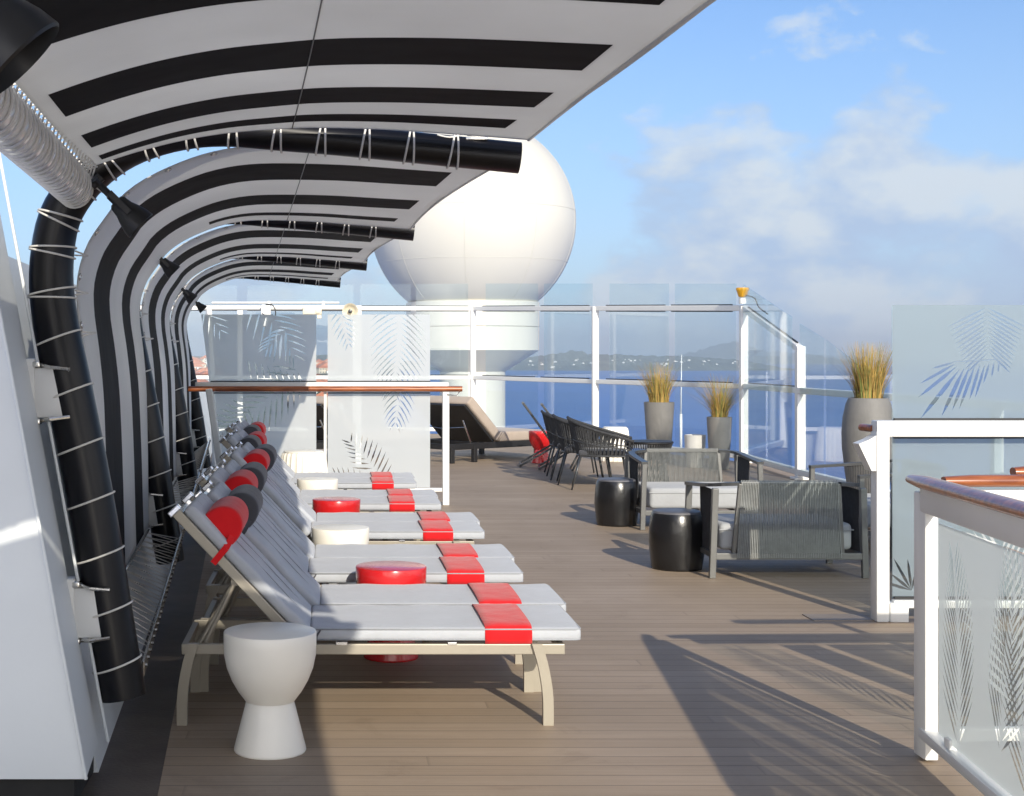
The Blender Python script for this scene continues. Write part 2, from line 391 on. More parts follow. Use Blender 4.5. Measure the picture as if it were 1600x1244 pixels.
bm = B(); prism(bm, [(-1.6,-4.2), (6.3,-4.2), (6.3,20.8), (3.0,28.8), (-4.9,28.8)], -14, -.066)
box(bm, (2.2, 38, -8.5), (9, 12, 11))
tag(obj('ship_hull', bm, M['hull']), kind='structure')
bm = B(); a = [bm.verts.new(p) for p in ((-9000,-3000,-30),(14000,-3000,-30),(14000,11000,-30),(-9000,11000,-30))]; bm.faces.new(a)
tag(obj('sea', bm, M['sea']), kind='structure')

# hills across the bay
def ridge(name, Y, x0, x1, depth, hf, m, n=90, base=-30.5):
    bm = B(); rows = []
    for j in range(9):
        t = j/8; row = []
        for i in range(n+1):
            x = x0+(x1-x0)*i/n; s = i/n
            h = hf(x)*math.sin(math.pi*min(1,t*1.0))**.7 if 0 < t < 1 else 0
            h *= 1+.12*math.sin(i*1.7+j*2.3)+.08*random.uniform(-1,1)
            ed = min(1, s*9, (1-s)*9)
            row.append(bm.verts.new((x+random.uniform(-4,4), Y+depth*(t)+40*math.sin(x*.006), base+max(0,h)*ed)))
        rows.append(row)
    for a, b in zip(rows, rows[1:]):
        for i in range(n): bm.faces.new((a[i],a[i+1],b[i+1],b[i]))
    o = obj(name, bm, m, smooth=True); return tag(o, kind='structure')
def hillh(x):
    u = U0+x*F/3500
    pts = [(560,18),(700,22),(800,26),(850,32),(905,46),(940,36),(1000,34),(1080,32),(1160,26),(1220,12),(1260,0)]
    for (a,ha),(b,hb) in zip(pts, pts[1:]):
        if a <= u <= b: return ha+(hb-ha)*(u-a)/(b-a)
    return 0
ridge('hills', 3300, 60, 1180, 700, hillh, M['hill'], 140)
def mount(x):
    u = U0+x*F/7000
    return 38*math.exp(-((u-1120)/55)**2)+30*math.exp(-((u-1145)/28)**2)+30*math.exp(-((u-1210)/70)**2)+26
ridge('hills', 6600, 1200, 2600, 900, mount, M['hill'], 90)
def townh(x): return 14+6*math.sin(x*.01)+8*math.sin(x*.023+1)
def landh(x, y):
    t = (y-450)/2200
    return -27+30*t**1.2+3*math.sin(x*.013+y*.005)
bm = B(); rows = []
for j in range(26):
    y = 380+j*95; rows.append([bm.verts.new((-950+(950+.05*y)*i/26, y, landh(-950+i*40, y) if (0<i<26 and j>0) else -31)) for i in range(27)])
for a, b in zip(rows, rows[1:]):
    for i in range(26): bm.faces.new((a[i],a[i+1],b[i+1],b[i]))
tag(obj('land', bm, M['hill'], smooth=True), kind='structure')

# houses of the town
def house_mesh(wm, w_, d_, h_, rm=None):
    bm = B(); box(bm, (0,0,h_/2), (w_, d_, h_))
    r = h_+w_*.28
    v = [bm.verts.new(p) for p in ((-w_*.55,-d_*.54,h_),(w_*.55,-d_*.54,h_),(w_*.55,d_*.54,h_),(-w_*.55,d_*.54,h_),(0,-d_*.4,r),(0,d_*.4,r))]
    for f in ((0,1,4),(1,2,5,4),(2,3,5),(3,0,4,5)): 
        ff = bm.faces.new([v[k] for k in f]); ff.material_index = 1
    # rows of windows
    for k in range(int(w_//3)):
        for zz_ in range(int(h_//3)):
            box(bm, (-w_/2+1.8+k*3, -d_/2-.02, 1.7+zz_*3), (1.1,.1,1.3), mi=2)
    me = bpy.data.meshes.new('house'); bm.to_mesh(me); bm.free()
    for m in (wm, rm or M['roof'], M['char']): me.materials.append(m)
    return me
HM = [house_mesh(M['hwall'], 11, 9, 6), house_mesh(M['hwall2'], 16, 10, 9), house_mesh(M['hwall'], 22, 10, 6), house_mesh(M['hwall2'], 9, 9, 3.5)]
HM2 = [house_mesh(M['hwall2'], 20, 10, 8, M['hwall2']), house_mesh(M['hwall2'], 12, 9, 6, M['hwall']), house_mesh(M['hwall2'], 30, 10, 10, M['hwall2'])]
random.seed(11)
def put_house(x, y, z, label, group, sc=1.0, lib=None):
    o = bpy.data.objects.new('house', random.choice(lib or HM)); COL.objects.link(o)
    o.location = (x,y,z); o.rotation_euler = (0,0,random.uniform(-.6,.6)); o.scale = (sc,sc,sc)
    tag(o, label, 'house', group)
for i in range(80):
    y = random.uniform(520, 1900)
    u = random.uniform(272, 332) if i < 62 else random.uniform(490, 520)
    x = (u-U0)*y/F; put_house(x, y, landh(x,y)-.5, 'small red roofed house in the hillside town seen past the canopy', 'houses of the town')
for i in range(60):
    u = random.uniform(790, 1170)+random.gauss(0,6); y = 3305+random.uniform(0,150)**1.0; x = (u-U0)*y/F
    put_house(x, y-8+40*math.sin(x*.006), -30.5+hillh(x)*math.sin(math.pi*(y-3300)/700)**.7, 'tiny pale house on the far shore below the hazy hills', 'houses on the far shore', random.uniform(.12,.28), HM2)
# trees in the town
def tree_mesh(seed):
    random.seed(seed); bm = B(); bm2 = B()
    for i in range(240):
        d = Vector((random.gauss(0,1),random.gauss(0,1),random.gauss(0,1))).normalized()*random.uniform(.4,1)
        p = Vector((d.x*3.6, d.y*3.6, 5+d.z*2.6)); s = random.uniform(.4,.8)
        q = Matrix.Rotation(random.uniform(0,6), 3, d)
        vs = [bm.verts.new(p+q@Vector(c)*s) for c in ((-1,-1,.3),(1,-1,-.2),(1,1,.3),(-1,1,-.1))]; bm.faces.new(vs)
    tube(bm2, [(0,0,-1),(.1,0,2),(.2,.1,4.5)], [.35,.28,.15], 8)
    return bm, bm2
for i, (u,y) in enumerate(((296,900),(309,760),(318,1050),(301,640),(503,800),(315,860))):
    a, b = tree_mesh(i)
    x = (u-U0)*y/F
    t = thing('tree', 'dark green round tree among the red roofed houses', 'tree', (x,y,landh(x,y)), 0, 'trees in the town')
    obj('crown', a, M['leafm'], t); obj('trunk', b, M['bark'], t)
random.seed(5)

# ------------------------------------------------------------------ radome
t = thing('radome', 'large white ball shaped satellite dome on a flared pedestal behind the fence', 'radome', (3.77,38,0))
K = 38/F
bm = B(); zc = 5.19; r0 = 2.76; prof = []
for k in range(40):
    a = R(90)-k*(R(90)+R(52))/39
    prof.append((r0*math.cos(a) if k else 0, zc+r0*math.sin(a)))
lathe(bm, list(reversed(prof)), 96); obj('dome_shell', bm, M['dome'], t, True)
bm = B()
for zz_ in (zc+.25, zc-1.1):
    rr = math.sqrt(r0**2-(zz_-zc)**2)
    lathe(bm, [(rr-.01,zz_-.005),(rr+.004,zz_-.005),(rr+.004,zz_+.005),(rr-.01,zz_+.005)], 96)
for k in range(9):
    a = k*2*math.pi/9+.35
    tube(bm, [((r0+.003)*math.cos(b)*math.cos(a), (r0+.003)*math.cos(b)*math.sin(a), zc+(r0+.003)*math.sin(b)) for b in [R(-50)+R(138)*j/30 for j in range(31)]], .004, 6)
obj('panel_seam', bm, M['dome'], t, True)
bm = B(); lathe(bm, [(.88,-4),(.88,1.17),(1.78,1.74),(1.78,1.80)], 72)
obj('pedestal', bm, M['dome'], t, True, 30)
bm = B(); lathe(bm, [(1.78,1.80),(1.79,2.35),(1.76,2.352),(1.76,2.37),(1.79,2.372),(1.79,3.02),(1.70,3.05)], 72)
obj('skirt', bm, M['dome'], t, True, 30)

# ------------------------------------------------------------------ bulwark on the left
LEAN = -.185
def wallx(z, Y, base=-.86): return base+LEAN*z+drift(Y)-drift(5.0)
t = thing('wall_fin', 'tall leaning white steel fin standing left of the nearest black arch', 'wall', (0,0,0))
bm = B()
for (y0,y1) in ((4.87,5.33),):
    vs = []
    for z in (.10, 3.2):
        xr = -.835+LEAN*z
        vs.append([bm.verts.new(p) for p in ((xr,y0,z),(xr-1.4,y0,z),(xr-1.4,y1,z),(xr-.035,y1,z))])
    a, b = vs
    bm.faces.new(a); bm.faces.new(list(reversed(b)))
    for i in range(4): j=(i+1)%4; bm.faces.new((a[j],a[i],b[i],b[j]))
bmesh.ops.recalc_face_normals(bm, faces=bm.faces)
obj('plate', bm, M['wall'], t)
bm = B()
for y_ in (4.862,5.335): bar(bm, (-.833+LEAN*.1,y_,.1), (-.833+LEAN*3.2,y_,3.2), .012, .012, .004)
obj('edge_bead', bm, M['wall'], t, True)
bm = B(); box(bm, (-1.45,5.1,.045), (1.1,.4,.09)); obj('gap_shade_block', bm, M['gapshade'], t)  # near-black block stands in for the shade in the gap under the fin
bm = B(); prof = [(5.33,2.0),(9.2,2.0),(9.6,1.0),(28.6,1.0)]
bot = [(-.895+drift(y)+.02, y, -.06) for y in (5.3,9.2,9.6,28.6)]
top = [(-.98+LEAN*z+drift(y)-.02, y, z) for y,z in prof]
tk = Vector((-.08,0,0))
for i in range(3):
    q = [Vector(bot[i]),Vector(bot[i+1]),Vector(top[i+1]),Vector(top[i])]
    v = [bm.verts.new(p) for p in q]; w_ = [bm.verts.new(p+tk) for p in q]
    bm.faces.new(v); bm.faces.new(list(reversed(w_))); bm.faces.new((v[3],v[2],w_[2],w_[3]))
    if i == 0: bm.faces.new((v[0],v[3],w_[3],w_[0]))
bmesh.ops.remove_doubles(bm, verts=bm.verts, dist=.001)
tag(obj('bulwark', bm, M['wall']), 'long leaning pale steel bulwark behind the canopy fabric along the deck edge', 'wall')

# ------------------------------------------------------------------ arches and awnings
AY = [2.0-.02, 5.4, 8.8, 12.22, 15.65]
cpx = [(192,1088),(174,980),(155,860),(132,730),(108,610),(88,510),(80,430),(90,350),(118,298),(158,258),(208,228),(275,208),(350,202),(455,212),(560,222),(640,230),(720,238),(812,247)]
def toP(px, Y): 
    return [Vector(((u-U0)*Y/F, 0, EYE-(v-V0)*Y/F)) for u,v in px]
ARC = spline(toP(cpx, 5.4), 90)
def arc_r(i, n=90):
    t = i/(n-1); return .090-.030*min(1,max(0,(t-.35)/.45))
fpx = [(143,985),(142,900),(141,800),(139,700),(136,620),(129,545),(121,480),(122,430),(138,380),(168,336),(189,308),(227,280),(280,255),(332,238),(390,229),(460,228),(560,232),(660,240),(790,250)]
FAB = spline(toP(fpx, 5.5), 70)
f1px = [(136,262),(210,238),(280,220),(350,208),(420,202),(490,199),(600,202),(735,211),(826,218)]
FAB1 = spline(toP(f1px, 5.3), 50)
NUMW = ['', 'nearest', 'second', 'third', 'farthest']
arches = []
def make_arch(k):
    Y = AY[k]; off = Vector((drift(Y), Y, .022*(k-1)))
    t = thing('canopy_arch', '%s curved black pole arch of the striped canopy, wrapped with grey cords' % ['overhead', 'nearest', 'second nearest', 'third nearest', 'farthest'][k], 'arch', off, 0, 'black arches carrying the canopy')
    bm = B(); n = len(ARC); rad = [arc_r(i) for i in range(n)]
    pts = list(ARC)
    tube(bm, pts, rad, 28)
    bmesh.ops.bevel(bm, geom=[e for e in bm.edges if len(e.link_faces)==2 and abs(e.calc_face_angle(0))>1.2], offset=.012, segments=3, affect='EDGES')
    obj('pole', bm, M['black'], t, True, 45)
    if k in (1,):
        # end seam caps on the tube
        pass
    # cleat at the tip
    bm = B(); p = ARC[-5]; r_ = rad[-5]
    box(bm, (p.x+.0,-.03,p.z+r_*.8+.004), (.085,.03,.012), .003); box(bm, (p.x-.01,.0,p.z+r_+.016), (.05,.018,.016), .004)
    tube(bm, [(p.x-.02,-.02,p.z+r_+.02),(p.x-.02,.02,p.z+r_+.02)], .007, 8)
    tube(bm, [(p.x+.02,-.02,p.z+r_+.018),(p.x+.02,.02,p.z+r_+.018)], .006, 8)
    obj('cleat', bm, M['steel'], t, True)
    bm = B(); cp = spline([(p.x,-.01,p.z+r_+.018),(p.x-.05,-.03,p.z+r_+.012),(p.x-.10,-.045,p.z+r_-.004),(p.x-.15,-.03,p.z+r_+.008)], 14)
    tube(bm, cp, .0035, 6); obj('tail_cord', bm, M['cord'], t, True)
    # lashing cords round the pole
    idx = [3,8,13,18,23,28,33,37,41,44.5,48,51.5,55,59,63,67,71,75,79,83]
    for q, i in enumerate(idx):
        i = int(i); p = ARC[i]; tg = (ARC[min(i+1,n-1)]-ARC[i-1]).normalized(); nr = Vector((tg.z,0,-tg.x))
        if nr.dot(Vector((0,0,1.7))-p) < 0: nr = -nr
        rr = rad[i]+.005; bm = B()
        vert = i < 35
        for s in ((1,) if vert else (-1,1)):
            tilt = .10*s if not vert else .18
            ring = []
            for j in range(28):
                a = 2*math.pi*j/28
                ring.append(p + nr*rr*math.cos(a) + Vector((0,1,0))*rr*math.sin(a) + tg*(tilt*rr*math.cos(a)+ (.012*s if not vert else 0)))
            tube(bm, ring, .0042, 6, closed=True)
        # leads out to the fabric on the far and near side
        g = .035 if vert else .03
        e = p+nr*(rr+g)+Vector((0,.10,0)); 
        if k < 4 and 32 < i < 44: tube(bm, [p+nr*rr+tg*.008, e], .0036, 6); tube(bm, [p+nr*rr-tg*.008, e], .0036, 6)
        obj('lashing', bm, M['cord'], t, True)
    # mounting brackets on the bulwark side
    for z0 in ((1.44,) if k else ()) + ((.60,) if k else ()):
        i = min(range(40), key=lambda j: abs(ARC[j].z-z0)); p = ARC[i]
        bm = B(); w2 = .17
        ob = box(bm, (p.x-.055,-.06,p.z), (.15,.05,.19), .008)
        obj('bracket', bm, M['white'], t, True, 40)
        bm = B(); box(bm, (p.x-.15,-.05,p.z), (.07,.085,.26), .008); obj('bracket_base', bm, M['white'], t, True, 40)
        for s in (-1,1):
          bm = B(); tube(bm, [(p.x-.105,-.06,p.z+s*.108),(p.x-.05,-.115,p.z+s*.098),(p.x+.02,-.10,p.z+s*.09)], .008, 8); box(bm, (p.x-.11,-.07,p.z+s*.108), (.03,.045,.022), .003)
          obj('clamp', bm, M['steel'], t, True, 40)
    return t
for k in range(5): arches.append(make_arch(k))

def make_awning(k):
    Y0 = AY[k]+.11; Y1 = AY[k+1]-.10
    flat = k <= 1-0 and k < 1 or k == 0
    t = thing('awning', 'x', 'awning', (0,0,0), 0, 'striped awning bays')
    P = FAB1 if k <= 0 else FAB
    return t
def awning(name_lbl, prof, Y0, Y1, bandsL, bandsR, s_hem0, s_hem1, zoff, third=None, yref=5.4, eyelets=True, net=False, sag=.035, seams=(.78,)):
    t = thing('awning', name_lbl, 'awning', (0,0,0), 0, 'striped awning bays')
    n = len(prof); bm = B()
    # t lines: band edges interpolated from the left to the right of the profile
    edges = [0.0, .012]
    nb = len(bandsL)
    def tl(s):
        out = [0.0]
        for (a0,a1),(b0,b1) in zip(bandsL, bandsR):
            f = s; out += [a0+(b0-a0)*f, a1+(b1-a1)*f]
        return out+[1.0]
    cols = []; sub = 5
    for i in range(n):
        s = i/(n-1); T = tl(s); row = []
        for a, b in zip(T, T[1:]):
            for j in range(sub): row.append(a+(b-a)*j/sub)
        row.append(1.0)
        vs = []
        p = prof[i]
        tg = (prof[min(i+1,n-1)]-prof[max(i-1,0)]).normalized(); nr = Vector((tg.z,0,-tg.x))
        for tt in row:
            Y = Y0+(Y1-Y0)*tt
            bow = math.sin(math.pi*tt)
            q = p + nr*(sag*bow) + Vector((drift(Y)-drift(yref), Y, zoff+.022*(Y-5.4)/3.4))
            # scalloped free edges between the eyelets
            if i in (0, n-1): q += Vector((tg.x,0,tg.z))*(-.05*bow if i == n-1 else .02*bow)
            vs.append(bm.verts.new(q))
        cols.append(vs)
    for i in range(n-1):
        s = (i+.5)/(n-1)
        for j in range(len(cols[0])-1):
            band = j//sub
            f = bm.faces.new((cols[i][j],cols[i+1][j],cols[i+1][j+1],cols[i][j+1]))
            blk = (band % 2 == 1) and s_hem0 < s < s_hem1
            if third is not None and band == 2*third+1 and s < .62: blk = False
            f.material_index = 1 if blk else 0
    o = obj('canvas', bm, [M['white_fab'], M['black_fab']], t, True)
    sm = o.modifiers.new('thickness', 'SOLIDIFY'); sm.thickness = .004; sm.offset = 0
    # seam line across
    for fs in seams:
        i = int(fs*(n-1)); bm = B(); pts = [v for v in range(0,1)]
        me = o.data
        ring = [me.vertices[i*len(cols[0])+j].co.copy() for j in range(len(cols[0]))]
        dn = Vector((0,0,-.003)); tube(bm, [r+dn for r in ring], .0022, 5); obj('seam', bm, M['char'], t, True)
    # hem rope along the outer edge
    bm = B(); m = len(cols[0]); tube(bm, [o.data.vertices[(n-1)*m+j].co.copy() for j in range(m)], .007, 8); obj('edge_rope', bm, M['white_fab'], t, True)
    if eyelets:
        for i in range(5, n-4, 4):
            p = prof[i]; tg = (prof[i+1]-prof[i-1]).normalized(); nr = Vector((tg.z,0,-tg.x))
            for Y in (Y0+.022,):
                c = p + nr*.006 + Vector((drift(Y)-drift(yref), Y, zoff+.022*(Y-5.4)/3.4))
                bm = B(); ring = [c + tg*.012*math.cos(a)+Vector((0,1,0))*.012*math.sin(a) for a in [2*math.pi*j/14 for j in range(14)]]
                tube(bm, ring, .0035, 6, closed=True); obj('eyelet', bm, M['steel'], t, True)
    if net:
        # lower rail and lacing between it and the canvas foot
        def rail(Y): return Vector((-.748+drift(Y)-drift(5.6), Y, .345+.03*(Y-5.6)))
        bm = B(); bar(bm, rail(Y0), rail(Y1), .012, .06, .003)
        for q in range(26):
            c = rail(Y0+(Y1-Y0)*(q+.5)/26); tube(bm, [c+Vector((.005,0,0)), c+Vector((.014,0,.001))], .008, 8)
        obj('foot_rail', bm, M['steel'], t, False)
        bm = B(); p = prof[0]; q = 0; nl = 17
        for q in range(nl):
            Y = Y0+(Y1-Y0)*(q+.2)/nl; Yb = Y0+(Y1-Y0)*(q+.9)/nl
            a = p + Vector((drift(Y)-drift(yref), Y, zoff)); 
            tube(bm, [a, rail(Yb)], .003, 5); tube(bm, [a, rail(Y)], .003, 5)
        obj('lacing', bm, M['cord'], t, True)
        bm = B(); a0 = prof[0]+Vector((drift(Y0)-drift(yref),Y0,zoff)); a1 = prof[0]+Vector((drift(Y1)-drift(yref),Y1,zoff))
        tube(bm, [a0,a1], .008, 8); obj('foot_rod', bm, M['steel'], t, True)
    return t
awning('nearest striped canopy bay overhead, laced to the silver pipe', FAB1, 2.08, 5.30, [(.10,.36),(.513,.628),(.752,.854),(.93,.97)], [(.10,.33),(.45,.552),(.66,.75),(.84,.912)], .04, .915, 0, yref=5.3, eyelets=False, sag=.03, seams=(.48,))
o = awning('striped canopy bay reaching over the photographer, out of the picture', FAB1, -1.5, 1.86, [(.15,.3),(.55,.65),(.75,.85)], [(.15,.3),(.55,.65),(.75,.85)], .04, .945, 0, yref=5.3, eyelets=False, sag=.03)
o['label'] = 'striped canopy bay above the photographer, seen only by its shade on the loungers'
o.location.x = .09
LB = ['', 'striped canopy bay behind the nearest black arch, curving down to the bulwark', 'striped canopy bay between the second and third black arches', 'striped canopy bay between the third and the farthest black arches']
for k in (1,2,3):
    awning(LB[k], FAB, AY[k]+.10, AY[k+1]-.09, [(.20,.46),(.68,.86),(.95,.98)], [(.14,.29),(.48,.62),(.79,.86)], -1, .955, 0, third=2, yref=5.5, net=True, sag=.004)

# silver pipe above left, wrapped in cord
t = thing('silver_pipe', 'silver corrugated pipe wrapped in pale cord at the upper left', 'pipe', (0,0,0))
pa = Vector((-.965,5.30,2.19)); pb = Vector((-.965-drift(2)+drift(5.3)+0,2.0,2.19)); pb.x = -.965+.0615*3.3
bm = B(); n = 120; tube(bm, [pa.lerp(pb,i/n) for i in range(n+1)], [.064+.003*math.sin(i*1.6) for i in range(n+1)], 24)
obj('pipe', bm, M['silver'], t, True, 50)
bm = B(); nr_ = 44
for q in range(nr_):
    c = pa.lerp(pb,(q+.5)/nr_); ring = []
    for j in range(24):
        a = 2*math.pi*j/24; ring.append(c+Vector((.072*math.cos(a), -.035*math.cos(a), .072*math.sin(a))))
    tube(bm, ring, .0042, 6, closed=True)
    e = Vector((-.905-drift(5.3)+drift(c.y), c.y, 2.275)); tube(bm, [c+Vector((.03,0,.066)), e+Vector((.02,.02,0))], .0035, 5); tube(bm, [c+Vector((.06,0,.03)), e+Vector((.02,-.02,0))], .0035, 5)
obj('cord_wrap', bm, M['cord'], t, True)

# black spotlights clamped to the arches
def spotlight():
    t = thing('spotlight', '', 'light', (0,0,0), 0, 'black spotlights on the arches')
    bm = B(); lathe(bm, [(0,-.12),(.03,-.12),(.040,-.11),(.046,-.07),(.058,-.04),(.070,-.0),(.074,.03),(.070,.034),(.066,.0),(.02,-.01),(0,-.01)], 32)
    obj('housing', bm, M['blackmat'], t, True, 50)
    bm = B(); bar(bm, (-.06,0,-.04), (-.06,0,-.16), .03, .008); bar(bm, (.06,0,-.04), (.06,0,-.16), .03, .008); bar(bm, (-.064,0,-.16), (.064,0,-.16), .03, .008); tube(bm, [(0,0,-.16),(0,0,-.22),(-.02,0,-.25)], .016, 10); tube(bm, [(0,-.03,-.24),(0,.03,-.24)], .022, 10)
    obj('yoke', bm, M['blackmat'], t)
    bm = B(); lathe(bm, [(0,.008),(.064,.009)], 24); obj('lens', bm, M['glass'], t)
    return t
sl = spotlight()
dirv = Vector((.62,.1,-.62)).normalized()
q = dirv.to_track_quat('Z','Y')
LBL = ['black spotlight in the top left corner, cropped by the photo edge', 'black spotlight with flared head hanging from the nearest arch, left of the eyelets', 'small black spotlight on the second arch bend', 'tiny black spotlight on the third arch bend', 'tiny black spotlight beside the end of the white pipe']
plc = [at(8,70,1.95), at(212,345,5.25), at(268,422,8.6), at(299,466,12.0), at(316,482,15.4)]
for i in range(5):
    o = sl if i == 0 else copy_tree(sl)
    o.location = plc[i]; o.rotation_mode = 'QUATERNION'; o.rotation_quaternion = q
    if i: o.scale = (.85,.85,.85) if i == 1 else (.7,.7,.7)
    relabel(o, LBL[i])

# ------------------------------------------------------------------ sun loungers
def lounger(pcol):
    t = thing('sun_lounger', '', 'sun lounger', (0,0,0), 0, 'sun loungers in a row under the canopy')
    hw = .275
    bm = B()
    for s in (-1,1):
        bar(bm, (-.70,s*hw,.318), (.93,s*hw,.318), .028, .045, .004)
    for x in (-.69,-.15,.35,.92): bar(bm, (x,-hw+.014,.318), (x,hw-.014,.318), .028, .03, .003)
    obj('frame', bm, M['champ'], t)
    for s in (-1,1):
        # sabre shaped foot legs and head legs
        for sx, x0 in ((1,.82),(-1,-.66)):
            bm = B(); pts = spline([(x0-sx*.012,0,.345),(x0+sx*.015,0,.25),(x0+sx*.034,0,.13),(x0+sx*.036,0,0)], 10)
            rings = []
            for i,p in enumerate(pts):
                wv = .022
                rings.append([bm.verts.new((p.x+a, s*(hw+.02)+b, p.z)) for a,b in ((-wv,-.016),(wv,-.016),(wv,.016),(-wv,.016))])
            for a,b in zip(rings,rings[1:]):
                for j in range(4): bm.faces.new((a[j],a[(j+1)%4],b[(j+1)%4],b[j]))
            bm.faces.new(rings[0]); bm.faces.new(list(reversed(rings[-1])))
            bmesh.ops.recalc_face_normals(bm, faces=bm.faces)
            obj('leg', bm, M['champ'], t)
    d = Vector((-.51,0,.54)).normalized(); nrm = Vector((.727,0,.686))
    h0 = Vector((-.16,0,.345))
    ln = .79
    bm = B()
    for s in (-1,1):
        a = h0+Vector((0,s*hw,0))-nrm*.03; bar(bm, a, a+d*(ln), .028, .042, .004)
    for f in (.3,.75): 
        a = h0+d*f*ln-nrm*.03; bar(bm, a+Vector((0,-hw,0)), a+Vector((0,hw,0)), .025, .025, .003)
    obj('back_frame', bm, M['champ'], t)
    bm = B()
    for s in (-1,1):
        a = h0+Vector((0,s*hw,0))-nrm*.03+d*(ln+.008); bar(bm, a-d*.012, a+d*.016, .04, .06, .006)
    a = h0+d*(ln-.02)-nrm*.03; bar(bm, a+Vector((0,-hw,0)), a+Vector((0,hw,0)), .03, .03, .004)
    obj('end_cap', bm, M['chrome'], t)
    bm = B()
    for s in (-1,1):
        a = h0+d*.40-nrm*.055+Vector((0,s*.21,0)); b = Vector((-.70,s*.21,.20))
        tube(bm, [a,b], .011, 8); tube(bm, [a+Vector((0,s*.02,0)),Vector((-.62,s*.22,.30))], .009, 8); tube(bm, [a+Vector((0,-.03,0)),a+Vector((0,.03,0))], .02, 10)
    tube(bm, [(-.70,-.22,.20),(-.70,.22,.20)], .01, 8)
    obj('back_prop', bm, M['champ'], t, True, 50)
    # cushions
    def cushion(bm, x0, x1, th, mtx, wid=.57, bev=.022):
        L_ = x1-x0; nx = 26; ny = 10
        vs = box(bm, ((x0+x1)/2,0,th/2), (L_, wid, th), bev, 3, None)
        es = [e for e in bm.edges]
        bmesh.ops.subdivide_edges(bm, edges=[e for e in es if e.calc_length() > .3], cuts=10, use_grid_fill=True)
        for v in bm.verts:
            fx = (v.co.x-x0)/L_; fy = v.co.y/(wid/2)
            if v.co.z > th*.5: v.co.z += .004*(1-fy*fy)+.003*math.sin(v.co.x*21)*math.sin(3*v.co.y+1)
            if mtx: v.co = mtx@v.co
    bm = B(); cushion(bm, -.155, 1.0, .056, Matrix.Translation((0,0,.352)), bev=.018)
    obj('seat_cushion', bm, M['pad'], t, True, 60)
    x = d; z = nrm; y = z.cross(x)
    mb = Matrix((x, y, z)).transposed().to_4x4(); mb.translation = h0-nrm*.007+d*.01
    bm = B(); cushion(bm, .02, .765, .050, mb, bev=.018); obj('back_cushion', bm, M['pad'], t, True, 60)
    bm = B()
    bar(bm, (-.137,-.27,.352), (-.137,.27,.352), .01, .03, .003)
    for s in (-1,1): tube(bm, [Vector((-.11,s*.286,.40)), Vector((-.125,s*.292,.375)), Vector((-.13,s*.288,.345))], .004, 6)
    obj('hinge_piping', bm, M['piping'], t)
    bm = B(); box(bm, (-.02,-.287,.343), (.05,.01,.016), .002); box(bm, (.45,-.287,.343), (.04,.01,.012), .002); obj('strap_tab', bm, M['chrome'], t)
    bm = B()
    for zz_ in (.352+.006, .352+.050):
        q = [(-.150,-.284,zz_),(.975,-.284,zz_),(.992,-.276,zz_),(.999,-.26,zz_),(.999,.26,zz_),(.992,.276,zz_),(.975,.284,zz_),(-.150,.284,zz_)]
        tube(bm, q, .0034, 6)
    for yy in (-.095,.095): tube(bm, [mb@Vector((.03+.72*k/8, yy, .0525+.0035*math.sin(math.pi*k/8))) for k in range(9)], .0022, 5)
    obj('cushion_piping', bm, M['pipe_grey'], t, True)
    # red foot band wrapped round the seat cushion
    bm = B(); x0, x1 = .59, .79; th = .072; top = .348+.066
    w0 = .2895; prof = []
    sec = [(-w0,.341),(-w0,top-.024),(-w0+.012,top-.006),(-w0+.03,top+.002)]+[(y_, top+.0035+.006*(1-(y_/.285)**2)) for y_ in [ -.22+.44*i/8 for i in range(9)]]+[(w0-.03,top+.002),(w0-.012,top-.006),(w0,top-.024),(w0,.341)]
    rows = []
    for xx in [x0+(x1-x0)*i/6 for i in range(7)]: rows.append([bm.verts.new((xx, yy, zz_+.001*math.sin(xx*60))) for yy,zz_ in sec])
    for a,b in zip(rows,rows[1:]):
        for j in range(len(sec)-1): bm.faces.new((a[j],b[j],b[j+1],a[j+1]))
    o = obj('foot_band', bm, M['red'], t, True, 50); sm = o.modifiers.new('t','SOLIDIFY'); sm.thickness = .003
    # headrest
    bm = B(); prof = []; nn = 18
    for j in range(nn+1):
        a = math.pi*j/nn; prof.append((-.088*math.cos(a), .112*math.sin(a)**.85))
    secs = []; W2 = .235
    ys = [-W2,-W2+.006,-W2+.02]+[-W2+.02+(2*W2-.04)*i/6 for i in range(1,6)]+[W2-.02,W2-.006,W2]
    sc = [.90,.97,1,1,1,1,1,1,1,.97,.90]
    cx = .60
    for yy, s_ in zip(ys, sc): secs.append([bm.verts.new(mb@Vector((cx+px_*s_, yy, .050+pz*s_))) for px_,pz in prof])
    for a,b in zip(secs,secs[1:]):
        for j in range(len(prof)-1): bm.faces.new((a[j],a[j+1],b[j+1],b[j]))
        bm.faces.new((a[-1],a[0],b[0],b[-1]))
    bm.faces.new(secs[0]); bm.faces.new(list(reversed(secs[-1])))
    bmesh.ops.recalc_face_normals(bm, faces=bm.faces)
    hp = obj('headrest', bm, pcol, t, True, 50)
    for s in (-1,1):
        bm = B(); a = mb@Vector((cx-.06, s*.236, .075)); b = mb@Vector((cx-.075, s*.292, .03)); c = mb@Vector((cx-.085, s*.296, -.055))
        bar(bm, a, b, .028, .006, .001, up=Vector((0,1,0))); bar(bm, b, c, .028, .005, .001, up=Vector((0,1,0)))
        obj('strap', bm, pcol, hp)
    return t
lr = lounger(M['red']); lg = lounger(M['grey'])
LP = [(1.057,5.98,'r'),(1.094,6.58,'g'),(1.02,7.52,'r'),(1.047,8.10,'g'),(1.007,9.32,'r'),(1.034,9.88,'g'),(.858,11.1,'g'),(.875,11.68,'r'),(.768,12.9,'g'),(.783,13.48,'r')]
